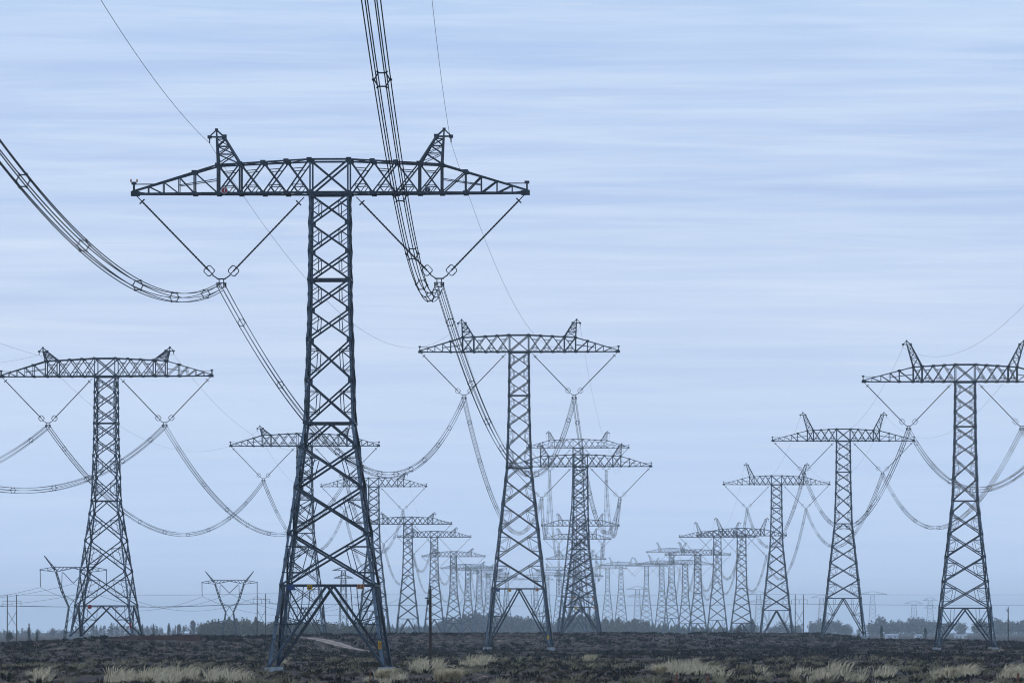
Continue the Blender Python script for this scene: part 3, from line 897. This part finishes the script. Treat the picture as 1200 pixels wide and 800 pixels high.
def h_frame(u1, u2, vtop, vbase, Z, label):
    x, y, z = at((u1 + u2) / 2, vbase, Z)
    g = gh(x, y); wpx = Z / F
    Hh = EYE + (HOR - vtop) * Z / F - g
    hw = (u2 - u1) / 2 * wpx
    t = empty("h_frame_pole", (x, y, g), R_(2), label, "utility pole", "wooden H-frame poles of the cross-country line")
    for s in (-1, 1):
        mb = MB(); mb.tube([(s * hw * 1.05, 0, 0), (s * hw, 0, Hh)], [.21, .15], 7); link("pole", mb.mesh("pole", M['wood']), t)
    mb = MB(); mb.bar((-hw - 1.7, .25, Hh - 2.2), (hw + 1.7, .25, Hh - 2.2), .13); link("crossarm", mb.mesh("crossarm", M['wood']), t)
    mb = MB(); mb.bar((-hw, .2, Hh * .66), (hw, .2, Hh * .36), .13); mb.bar((hw, .33, Hh * .66), (-hw, .33, Hh * .36), .13)
    link("cross_brace", mb.mesh("cross_brace", M['wood']), t)
    ends = []
    for lx in (-hw - 1.6, 0, hw + 1.6):
        mb = MB(); mb.tube([(lx, .25, Hh - 2.3), (lx, .25, Hh - 3.9)], .07, 5); link("insulator_string", mb.mesh("insulator_string", M['insul']), t)
        ends.append(np.array((x + lx * math.cos(R_(2)), y + lx * math.sin(R_(2)) + .25, g + Hh - 3.9)))
    return ends, [np.array((x - hw, y, g + Hh)), np.array((x + hw, y, g + Hh))]
H1 = h_frame(8.7, 19.3, 696.5, 752, 2350, "wooden H-frame pole at the left edge of the picture")
H2 = h_frame(301.5, 311.2, 695, 747, 2600, "wooden H-frame pole at the edge of the low wood left of the biggest pylon")
H3 = h_frame(932, 941.5, 696, 744, 2750, "wooden H-frame pole between the second and third pylons from the right edge")
chain = [H1, H2, H3]
far_r = ([e + np.array((190, -20, .6)) for e in H3[0]], [e + np.array((190, -20, .6)) for e in H3[1]])
far_l = ([e + np.array((-120, -40, .2)) for e in H1[0]], [e + np.array((-120, -40, .2)) for e in H1[1]])
seq = [(far_l, H1, "leaving the left-edge H-frame pole"), (H1, H2, "strung between the left-edge and wood-side H-frame poles"),
       (H2, H3, "crossing behind the pylon rows between two H-frame poles"), (H3, far_r, "running right from the right-hand H-frame pole")]
for a, b, nm in seq:
    for k, q in enumerate(("near", "middle", "far")):
        thin(a[0][k], b[0][k], .9, "%s thin wire %s" % (q, nm), .055)
    for k, q in enumerate(("near", "far")):
        thin(a[1][k], b[1][k], .5, "%s top wire %s" % (q, nm), .035)

# single poles and faint masts far away
def pole_with_arm(u, vtop, vbase, Z, label, arm=1.2, r=.16):
    x, y, z = at(u, vbase, Z); g = gh(x, y) if Z < 2500 else z
    Hh = EYE + (HOR - vtop) * Z / F - g
    t = empty("utility_pole", (x, y, g), 0, label, "utility pole")
    mb = MB(); mb.tube([(0, 0, -.3), (0, 0, Hh)], [r * 1.2, r * .9], 8); link("pole", mb.mesh("pole", M['wood']), t)
    mb = MB(); mb.bar((-arm, -.2, Hh - .9), (arm * .15, -.2, Hh - .9), .14); mb.box((-arm * .4, -.22, Hh - 1.3), (.3, .3, .5)); link("bracket", mb.mesh("bracket", M['fitting']), t)
    mb = MB(); mb.tube([(0, 0, Hh), (0, 0, Hh + .35)], [.05, .07], 6); link("insulator", mb.mesh("insulator", M['insul']), t)
pole_with_arm(504.3, 690, 788, 672, "brown wooden pole standing in the grass right of the biggest pylon", .55, .15)
pole_with_arm(1181.5, 711, 751, 2400, "dark wooden pole right of the right-edge pylon's foot", 1.0, .2)
pole_with_arm(1188.5, 706, 751, 4600, "faint slim pole beyond the right-edge pylon", 1.5, .3) if False else None

def mast(u, arm_v, base_v, w_px, Z, label, arms=1):
    x, y, z = at(u, base_v, Z); m = Z / F
    Hh = (base_v - arm_v) * m
    t = empty("lattice_mast", (x, y, z), random.uniform(-.2, .2), label, "pylon", "faint pylons on the far horizon")
    mb = MB(); latt(mb, (0, 0, 0), (0, 0, Hh), 5.2 * m, 2.2 * m, 9, .34, .18)
    link("body", mb.mesh("body", M['steel']), t)
    for i in range(arms):
        zz = Hh - i * 9 * m; wp = w_px * m / 2 * (1 - .12 * i)
        mb = MB()
        for sy in (-1.4, 1.4):
            mb.bar((-wp, 0, zz), (wp, 0, zz), .4); mb.bar((-wp, 0, zz), (-2 * m, sy, zz + 3.2 * m), .5); mb.bar((wp, 0, zz), (2 * m, sy, zz + 3.2 * m), .5)
            for s in (-1, 1):
                for a, b in ((.3, .55), (.55, .8)): mb.bar((s * wp * a, 0, zz), (s * wp * b, sy * .5, zz + 3.2 * m * (1 - b)), .3)
        mb.bar((-2 * m, 0, zz + 3.2 * m), (2 * m, 0, zz + 3.2 * m), .5)
        link("crossarm", mb.mesh("crossarm", M['steel']), t)
for a in [(402.5, 668, 744, 26, 4600, "faint distant pylon seen between the legs of the biggest pylon", 2),
          (426.5, 700, 742, 22, 9000, "very faint distant pylon beside the biggest pylon's right leg", 2),
          (747, 690, 741, 26, 10500, "faint square pylon among the left end of the far right-hand row", 2),
          (889, 696, 741, 24, 11000, "faint distant pylon left of the third pylon from the right edge", 2),
          (963, 700, 741, 26, 11500, "faint distant pylon left of the second pylon from the right edge", 1),
          (1022.5, 696, 741, 34, 11000, "faint distant pylon right of the second pylon's leg, highest of three", 1),
          (1071, 707, 741, 22, 12500, "faint distant pylon over the round trees, middle of three", 1),
          (1090, 703, 741, 16, 12500, "faint distant pylon close left of the right-edge pylon's leg", 2)]:
    mast(*a)

# ------------------------------------------------------------------ trees and woods
def leaf_cloud(v, f, c, n, rx, ry, rz, size, shape='ball', tilt=None):
    """n leaf clumps as small bent quads through a crown volume centred on c (c at crown base for 'poplar'/'cone')"""
    if shape == 'ball':
        d = rng.normal(size=(n, 3)); d /= np.linalg.norm(d, axis=1)[:, None]
        r = rng.random(n) ** .45
        lump = 1 + .28 * np.sin(d[:, 0] * 5 + c[0]) * np.cos(d[:, 2] * 4 + c[1]) + .15 * rng.normal(size=n)
        p = d * (r * lump)[:, None] * np.array((rx, ry, rz))
    else:
        t = rng.random(n) ** (.8 if shape == 'poplar' else 1.3)
        prof = np.sin(np.pi * np.clip(t * .9 + .08, 0, 1)) ** .7 if shape == 'poplar' else (1 - t) ** .9 * (.75 + .25 * np.cos(t * 34))
        a = rng.random(n) * 2 * np.pi; r = np.sqrt(rng.random(n)) * prof * (1 + .2 * rng.normal(size=n))
        p = np.stack([np.cos(a) * r * rx, np.sin(a) * r * ry, t * rz], 1)
    p = p + np.array(c)
    s = size * (.5 + rng.random(n))
    a = rng.normal(size=(n, 3)); a /= np.linalg.norm(a, axis=1)[:, None]
    b = np.cross(a, rng.normal(size=(n, 3))); b /= np.linalg.norm(b, axis=1)[:, None]
    if shape == 'poplar': a = a * .35 + np.array((0, 0, 1.)); 
    q = np.stack([p - a * s[:, None] * .6, p + b * s[:, None] * .45, p + a * s[:, None] * .6, p - b * s[:, None] * .45], 1).reshape(-1, 3)
    k = len(v)
    v.extend(q.tolist()); f.extend([(k + 4 * i, k + 4 * i + 1, k + 4 * i + 2, k + 4 * i + 3) for i in range(n)])

def trunk(mb, x, y, z, h, r, limbs=4, spread=.25):
    mb.tube([(x, y, z - .3), (x + random.uniform(-.1, .1), y, z + h * .5), (x + random.uniform(-.2, .2), y, z + h * .95)], [r, r * .7, r * .15], 5)
    for i in range(limbs):
        t = random.uniform(.3, .8); a = random.uniform(0, 6.28); L = h * spread * random.uniform(.6, 1.1)
        mb.tube([(x, y, z + h * t), (x + math.cos(a) * L, y + math.sin(a) * L, z + h * t + L * 1.1)], [r * .45, r * .1], 4)

def make_mesh(name, v, f, m):
    me = bpy.data.meshes.new(name); me.from_pydata(v, [], f); me.materials.append(m); return me

def wood(name, u0, u1, n, Z0, Z1, top_fn, m, label, kinds=('poplar',), dens=110, base=None, wid=(.9, 1.5)):
    v, f = [], []; tb = MB()
    for i in range(n):
        Z = random.uniform(Z0, Z1); u = random.uniform(u0, u1)
        x, y, _ = at(u, 740, Z); g = gh(x, y) if base is None else base
        Htop = EYE + (HOR - top_fn(u)) * Z / F - g
        h = Htop * (random.uniform(.86, 1.02) if random.random() < .8 else random.uniform(.5, .86))
        k = random.choice(kinds)
        trunk(tb, x, y, g, h, .05 + h * .013, 3)
        if k == 'poplar':
            w = random.uniform(*wid) * h / 9
            leaf_cloud(v, f, (x, y, g + h * .04), int(dens * 1.5), w, w, h * .97, .085 * h, 'poplar')
        else:
            for j in range(3):
                leaf_cloud(v, f, (x + random.uniform(-.2, .2) * h, y + random.uniform(-.2, .2) * h, g + h * random.uniform(.3, .70)), dens // 2,
                           h * .27, h * .27, h * .33, .10 * h, 'ball')
    # leaves and trunks in one object: a far wood that reads as one mass
    k = len(v); nl = len(f)
    v.extend(tb.v); f.extend([tuple(i + k for i in q) for q in tb.f])
    me = make_mesh(name, v, f, m); me.materials.append(M['bark'])
    mi = np.zeros(len(f), dtype=np.int32); mi[nl:] = 1
    me.polygons.foreach_set("material_index", mi)
    tag(link(name, me), label, "trees", None, "stuff")

ip = lambda xs, ys: (lambda u: float(np.interp(u, xs, ys)) + 1.6 * math.sin(u * .9) + 1.2 * math.sin(u * .37))
wood("poplar_wood", 234, 445, 300, 3900, 4500, ip([234, 250, 270, 300, 330, 380, 445], [730, 727, 723.5, 725, 729, 729, 731]), M['woodleaf'],
     "olive and brown poplar wood along the rise left of and behind the biggest pylon", ('poplar', 'ball', 'ball'), 90, 0)
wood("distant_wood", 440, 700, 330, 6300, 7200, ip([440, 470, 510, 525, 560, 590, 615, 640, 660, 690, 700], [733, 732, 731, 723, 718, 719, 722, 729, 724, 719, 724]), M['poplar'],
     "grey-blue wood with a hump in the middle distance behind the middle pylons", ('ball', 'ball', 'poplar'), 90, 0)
wood("autumn_wood", 685, 872, 260, 5900, 6700, ip([685, 700, 730, 752, 765, 800, 840, 872], [723, 725, 726, 725, 731, 733, 735, 736.5]), M['woodleaf'],
     "brownish wood with a ragged top below the far right-hand pylons", ('poplar', 'poplar', 'ball'), 90, 0)
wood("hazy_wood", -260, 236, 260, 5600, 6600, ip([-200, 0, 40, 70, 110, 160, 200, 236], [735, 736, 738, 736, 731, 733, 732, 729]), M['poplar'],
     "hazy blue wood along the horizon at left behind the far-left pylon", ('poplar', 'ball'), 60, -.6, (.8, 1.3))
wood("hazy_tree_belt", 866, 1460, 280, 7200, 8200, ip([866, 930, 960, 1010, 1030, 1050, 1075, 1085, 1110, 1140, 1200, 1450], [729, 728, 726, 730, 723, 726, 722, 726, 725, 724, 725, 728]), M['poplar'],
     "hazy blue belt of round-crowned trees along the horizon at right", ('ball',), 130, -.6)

def tree(u, vb, vt, Z, kind, label, group, m, wpx=None):
    x, y, _ = at(u, 740, Z); g = gh(x, y)
    h = EYE + (HOR - vt) * Z / F - g
    t = empty(("conifer_tree" if kind == 'cone' else "poplar_tree" if kind == 'poplar' else "round_tree"), (x, y, g), 0, label, "tree", group)
    tb = MB(); trunk(tb, 0, 0, 0, h, .06 + h * .014, 6); link("trunk", tb.mesh("trunk", M['bark']), t)
    v, f = [], []; w = (wpx or 6) * Z / F / 2
    if kind == 'ball':
        for j in range(7):
            a = random.uniform(0, 6.28); rr = random.uniform(.1, .6) * w
            leaf_cloud(v, f, (math.cos(a) * rr, math.sin(a) * rr, h * random.uniform(.42, .74)), 60, w * .6, w * .6, h * .25, .08 * h, 'ball')
    else:
        leaf_cloud(v, f, (0, 0, h * .08), 420, w, w, h * .93, .055 * h, kind)
    link("crown", make_mesh("crown", v, f, m), t)
tree(34, 752, 730.5, 2700, 'cone', "dark conifer right of the left-edge H-frame pole, taller of the pair", "dark conifers at the left edge", M['conifer'], 7.5)
tree(43.5, 752, 736.5, 2700, 'cone', "dark conifer right of the left-edge H-frame pole, shorter of the pair", "dark conifers at the left edge", M['conifer'], 6.5)
tree(11.5, 752, 738, 2500, 'ball', "dark bushy tree at the foot of the left-edge H-frame pole", None, M['conifer'], 11)
tree(167, 748, 731.5, 4100, 'cone', "slim hazy conifer just right of the far-left pylon's right foot", "slim hazy conifers above the brick wall", M['conifer'], 5)
tree(180, 748, 730.5, 4100, 'cone', "slim hazy conifer over the middle of the red brick wall", "slim hazy conifers above the brick wall", M['conifer'], 5.5)
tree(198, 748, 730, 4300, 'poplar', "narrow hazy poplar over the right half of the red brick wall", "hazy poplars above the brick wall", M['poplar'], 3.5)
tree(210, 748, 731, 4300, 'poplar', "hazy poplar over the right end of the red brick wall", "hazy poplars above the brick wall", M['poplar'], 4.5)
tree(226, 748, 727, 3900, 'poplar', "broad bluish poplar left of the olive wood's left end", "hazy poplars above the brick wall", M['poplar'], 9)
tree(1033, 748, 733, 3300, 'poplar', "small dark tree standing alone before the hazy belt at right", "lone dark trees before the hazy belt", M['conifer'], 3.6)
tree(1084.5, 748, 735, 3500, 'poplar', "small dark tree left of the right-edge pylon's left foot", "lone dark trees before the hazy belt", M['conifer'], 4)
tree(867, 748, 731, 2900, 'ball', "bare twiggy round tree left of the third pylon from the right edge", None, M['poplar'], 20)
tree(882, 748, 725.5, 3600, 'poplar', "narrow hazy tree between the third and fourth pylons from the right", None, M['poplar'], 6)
tree(1006, 748, 741, 3000, 'ball', "small dark shrub by the white sheds near the second right pylon's foot", None, M['conifer'], 6)

# ------------------------------------------------------------------ sheds, brick wall, bricks, posts
def shed(u, Z, wpx, hpx, label, yaw):
    m = Z / F; x, y, _ = at(u, 745, Z); g = gh(x, y) - .1
    w, h, dpt = wpx * m, hpx * m, 7.0
    t = empty("white_shed", (x, y, g), yaw, label, "shed", "white sheds on the far plain")
    mb = MB(); mb.box((0, 0, h * .35), (w, dpt, h * .7))
    link("wall", mb.mesh("wall", M['shed']), t)
    mb = MB(); n = 0
    mb.v += [(-w / 2 - .2, -dpt / 2 - .3, h * .69), (w / 2 + .2, -dpt / 2 - .3, h * .69), (w / 2 + .2, 0, h), (-w / 2 - .2, 0, h), (-w / 2 - .2, dpt / 2 + .3, h * .69), (w / 2 + .2, dpt / 2 + .3, h * .69)]
    mb.f += [(0, 1, 2, 3), (3, 2, 5, 4), (0, 3, 4), (1, 5, 2), (0, 4, 5, 1)]
    link("roof", mb.mesh("roof", M['shedroof']), t)
    mb = MB()
    for k in range(max(2, int(w / 5))): mb.box((-w / 2 + (k + .5) * w / max(2, int(w / 5)), -dpt / 2 - .03, h * .36), (1.1, .08, h * .22))
    link("window_row", mb.mesh("window_row", M['black']), t)
for a in [(1001, 4300, 5, 6.5, "short white shed left of the dark shrub near the second right pylon", .1),
          (1013, 4300, 9, 5.5, "white shed right of the dark shrub, at the second right pylon's foot", -.1),
          (1045, 4300, 14, 5.5, "long white shed in the middle of the gap between the two right pylons", .05),
          (1076, 4600, 7, 4.5, "small pale shed left of the right-edge pylon's left foot", .2),
          (1123, 4500, 9, 4.5, "pale shed framed between the legs of the right-edge pylon, left one", 0),
          (1130.5, 4400, 4, 5.0, "smallest white shed framed between the legs of the right-edge pylon", .1)]:
    shed(*a)

WALL_Z = 1262.0
def brick_wall():
    mb = MB(); n = 40; prev = None
    us = np.linspace(129.5, 234, n)
    base = [on_ground(u, WALL_Z) for u in us]
    for i in range(n - 1):
        (x0, y0, z0), (x1, y1, z1) = base[i], base[i + 1]
        tv = np.interp(us[i], [129, 145, 146, 160, 214, 216, 234], [745.6, 745.4, 744.3, 744.2, 743.8, 743.0, 742.9]) + random.uniform(-.12, .12)
        top = EYE + (HOR - tv) * WALL_Z / F
        mb.box(((x0 + x1) / 2, y0, (z0 - .5 + top) / 2), (x1 - x0 + .01, .3 if i % 7 else .46, top - z0 + .5))
    mb2 = MB()
    tag(link("brick_wall", mb.mesh("brick_wall", M['brick'])), "low broken red brick wall along the rise right of the far-left pylon", "wall")
brick_wall()
x, y, z = on_ground(274.5, 1420)
mb = MB()
for i in range(40):
    a = random.uniform(0, 6.28); r = random.uniform(0, 1) ** .7
    mb.box((math.cos(a) * r * .75, math.sin(a) * r * .6, .16 + (1 - r) * .45 * random.random()), (.4, .25, .3))
tag(link("brick_heap", mb.mesh("brick_heap", M['brick']), None, (x, y, z)), "small heap of red bricks on the rise below the right cup-shaped pylon", "bricks")

def post(u, vt, label, w=.19):
    x, y, z = ray_ground(u, 803.5, 440, 700); h = EYE + (HOR - vt) * y / F - z
    mb = MB(); mb.box((0, 0, (h - .2) / 2), (w, w, h + .2)); mb.frustum((0, 0), w / 2, .03, h, h + .08)
    tag(link("marker_post", mb.mesh("marker_post", M['post']), None, (x, y, z)), label, "post", "rusty marker posts along the bottom edge")
post(793, 789.5, "rusty orange marker post at the bottom edge below the pale tussocks, left of two")
post(829, 792.3, "rusty orange marker post at the bottom edge, right of two under the dark bush")
post(1193, 789, "rusty orange marker post at the bottom right corner")
post(433.5, 786, "thin rusty marker post left of the biggest pylon's right foot", .09)

# ------------------------------------------------------------------ ground cover
def blades(P, h, nb, lean, spread, wid, bend=.35):
    """tufts at points P (n,3): nb curved blades each (two segments)"""
    n = len(P)
    base = np.repeat(P, nb, 0); hh = np.repeat(h, nb) * (.55 + .6 * rng.random(n * nb))
    a = rng.random(n * nb) * 2 * np.pi; r = np.sqrt(rng.random(n * nb)) * np.repeat(h, nb) * spread
    off = np.stack([np.cos(a) * r * .55, np.sin(a) * r * .55, np.zeros(n * nb)], 1)
    out = np.stack([np.cos(a) * r * .9, np.sin(a) * r * .9, np.zeros(n * nb)], 1) + rng.normal(size=(n * nb, 3)) * np.array((.10, .10, 0)) * hh[:, None]
    ln = np.array(lean)[None, :] * hh[:, None]
    b0 = base + off - np.array((0, 0, .05)); m1 = b0 + out * .5 + ln * .3 + np.stack([0 * hh, 0 * hh, hh * .62], 1)
    tp = b0 + out * 1.2 + ln + np.stack([0 * hh, 0 * hh, hh * (1 - bend * .3)], 1)
    w = (wid * hh * (.6 + .8 * rng.random(n * nb)))[:, None] * np.stack([np.ones(n * nb), rng.normal(size=n * nb) * .5, np.zeros(n * nb)], 1)
    q = np.stack([b0 - w * .6, b0 + w * .6, m1 - w, m1 + w, tp], 1).reshape(-1, 3)
    N = n * nb; k = np.arange(N) * 5
    f4 = np.stack([k, k + 1, k + 3, k + 2], 1); f3 = np.stack([k + 2, k + 3, k + 4], 1)
    return q, f4, f3

def tuft_mesh(name, parts, mats):
    vs_, loops, starts, tot, mi = [], [], [], [], []
    off = 0; lo = 0
    for (q, f4, f3), mk in parts:
        vs_.append(q)
        loops += [(f4 + off).ravel(), (f3 + off).ravel()]
        starts += [lo + np.arange(len(f4)) * 4, lo + len(f4) * 4 + np.arange(len(f3)) * 3]
        tot += [np.full(len(f4), 4), np.full(len(f3), 3)]
        mi += [np.full(len(f4) + len(f3), mk)]
        lo += len(f4) * 4 + len(f3) * 3; off += len(q)
    V = np.concatenate(vs_); Lp = np.concatenate(loops).astype(np.int32)
    me = bpy.data.meshes.new(name)
    me.vertices.add(len(V)); me.vertices.foreach_set("co", V.astype(np.float32).ravel())
    me.loops.add(len(Lp)); me.loops.foreach_set("vertex_index", Lp)
    S = np.concatenate(starts).astype(np.int32); T = np.concatenate(tot).astype(np.int32)
    me.polygons.add(len(S)); me.polygons.foreach_set("loop_start", S); me.polygons.foreach_set("loop_total", T)
    for m in mats: me.materials.append(M[m])
    me.polygons.foreach_set("material_index", np.concatenate(mi).astype(np.int32))
    me.update(calc_edges=True); me.validate()
    return me

def scatter(n, z0, z1, half_k=.17, power=1.0):
    Y = np.sqrt(z0 ** 2 + (z1 ** 2 - z0 ** 2) * rng.random(n) ** power)
    X = (rng.random(n) * 2 - 1) * half_k * Y
    return X, Y

def keep_track(X, Y):
    k = np.ones(len(X), bool)
    for x, y, z, w in TRK[::2]:
        k &= ~((np.abs(X - x) < w + .8) & (Y > y - 26) & (Y < y + 9))
    for T in (Mrow[0], Mrow[1], Rrow[0]):
        b = T['half'](T['H'])
        for sx in (-1, 1):
            fx = T['x'] + sx * b; fy = T['y'] - b
            k &= ~((np.abs(X - fx) < 1.3) & (Y > fy - 42) & (Y < fy + 3))
    u = 600 + F * X / Y
    k &= ~((u > 127) & (u < 236) & (Y > 1222) & (Y < 1270))
    return k
def P3(X, Y): return np.stack([X, Y, ground_h(X, Y)], 1)
def zone(X, Y):
    u = 600 + F * X / Y; v = HOR + F * (EYE - ground_h(X, Y)) / Y
    return u, v

X, Y = scatter(54000, 400, 2150); k = keep_track(X, Y)
X, Y = X[k], Y[k]
gap = vnoise(X / 9, Y / 55, 11) + .4 * vnoise(X / 3, Y / 20, 12)
k = gap > .47; X, Y = X[k], Y[k]
kind = vnoise(X / 14, Y / 90, 21) * .7 + .3 * rng.random(len(X)) + .22 * smooth(700, 1250, Y)
n1 = kind > .56
me = tuft_mesh("heath_scrub", [(blades(P3(X[n1], Y[n1]), .26 + .22 * rng.random(n1.sum()), 9, (.05, 0, 0), 1.3, .12), 0)], ['scrub'])
tag(link("heath_scrub", me), "dark purplish heath scrub covering the plain and the rise", "scrub", None, "stuff")
n2 = ~n1
me = tuft_mesh("steppe_grass", [(blades(P3(X[n2], Y[n2]), .24 + .24 * rng.random(n2.sum()), 9, (.18, 0, 0), 1.0, .09), 0)], ['olive'])
tag(link("steppe_grass", me), "olive and brown tufted steppe grass covering the plain", "grass", None, "stuff")
X, Y = scatter(11000, 420, 2100); k = keep_track(X, Y) & (vnoise(X / 16, Y / 60, 31) > .36); X, Y = X[k], Y[k]
me = tuft_mesh("low_bushes", [(blades(P3(X, Y), (.30 + .35 * rng.random(len(X))) * (1 + .5 * smooth(900, 1400, Y)), 10, (.03, 0, 0), 1.15, .13), 0)], ['darkbush'])
tag(link("low_bushes", me), "dark low bushes dotted over the plain", "bushes", None, "stuff")
# straw-coloured grass in loose drifts
X, Y = scatter(8200, 460, 1000, power=1.5); u, v = zone(X, Y)
drift = vnoise(X / 6, Y / 26, 41) * .6 + vnoise(X / 2.2, Y / 9, 42) * .4
k = keep_track(X, Y) & (drift > .64); X, Y = X[k], Y[k]
me = tuft_mesh("straw_grass", [(blades(P3(X, Y), .40 + .45 * rng.random(len(X)), 14, (.28, -.05, 0), .8, .05), 0)], ['straw'])
tag(link("straw_grass", me), "pale straw grass in loose drifts near the bottom edge", "grass", None, "stuff")
# pale feather-grass drifts where the photograph shows them
drifts = [(20, 60, 797, 12), (120, 205, 798, 46), (205, 225, 795, 10), (225, 290, 796, 34), (330, 350, 776, 6), (420, 470, 797, 24), (480, 520, 783, 18), (525, 560, 781, 14),
          (560, 575, 777, 8), (690, 697, 779, 5), (765, 800, 788, 20), (800, 850, 789, 26), (885, 905, 789, 9), (925, 1000, 793, 34), (1000, 1045, 794, 14), (1095, 1140, 793, 24), (1175, 1200, 794, 18), (1030, 1048, 757, 3), (1155, 1175, 761, 4)]
pts, hs = [], []
for u0, u1, vb, n in drifts:
    for c in range(max(1, int(n * .5))):
        uc, vc, hc = random.uniform(u0, u1), vb + random.gauss(0, 2.6), random.choice((.4, .55, .8, 1.0, 1.2, 1.55))
        for i in range(random.randint(1, 5)):
            p = ray_ground(uc + random.gauss(0, 2.6), max(vc + random.gauss(0, .5), 752), 440, 1400)
            pts.append(p); hs.append(hc * random.uniform(.8, 1.3))
me = tuft_mesh("feather_grass", [(blades(np.array(pts), np.array(hs), 22, (.46, -.1, 0), .62, .016, .8), 0),
                                 (blades(np.array(pts), np.array(hs) * .36, 8, (.1, 0, 0), .8, .04), 1)], ['feather', 'green'])
tag(link("feather_grass", me), "pale windblown feather grass in patches along the bottom of the picture", "grass", None, "stuff")
# single big tussocks
def tussock(u, vb, hpx, label, nb=330, lean=.55):
    x, y, z = ray_ground(u, vb, 440, 900); h = hpx * y / F
    P = np.array([(0, 0, 0.)])
    me = tuft_mesh("grass_tussock", [(blades(P, np.array([h]), nb, (lean, -.1, 0), .55, .016, .9), 0), (blades(P, np.array([h * .45]), 70, (.15, 0, 0), 1.0, .03), 1)], ['feather', 'green'])
    tag(link("grass_tussock", me, None, (x, y, z)), label, "grass tussock", "big pale grass tussocks")
tussock(518, 800, 24, "big pale windblown tussock right of the brown wooden pole, brightest of all")
tussock(529, 800, 22, "pale tussock leaning right, close beside the brightest one near the wooden pole")
tussock(449, 797, 20, "pale tussock at the biggest pylon's right foot")
tussock(689, 777, 15, "lone pale tussock below the dense dark pylon", 130, .5)
tussock(772, 790, 15, "pale tussock above the left one of two rusty posts")
tussock(1112, 795, 18, "pale tussock below the right-edge pylon's left foot")
tussock(1184, 796, 17, "pale tussock at the right edge below the pylon's foot")

# ------------------------------------------------------------------ air
mb = MB(); mb.box((0, 8400, 41.5), (30000, 19600, 89))
m = bpy.data.materials.new("haze_air"); m.use_nodes = True
nt = m.node_tree
for n in list(nt.nodes):
    if n.type != 'OUTPUT_MATERIAL': nt.nodes.remove(n)
pv = nt.nodes.new("ShaderNodeVolumePrincipled")
pv.inputs['Color'].default_value = (.82, .94, 1.0, 1)
pv.inputs['Density'].default_value = 0.000058
pv.inputs['Density Attribute'].default_value = ""
pv.inputs['Anisotropy'].default_value = 0.55
nt.links.new(pv.outputs[0], nt.nodes['Material Output'].inputs['Volume'])
try: m.cycles.homogeneous_volume = True
except Exception: pass
hz = link("haze", mb.mesh("haze", m))
tag(hz, "pale blue haze over the plain", "haze", None, "stuff")
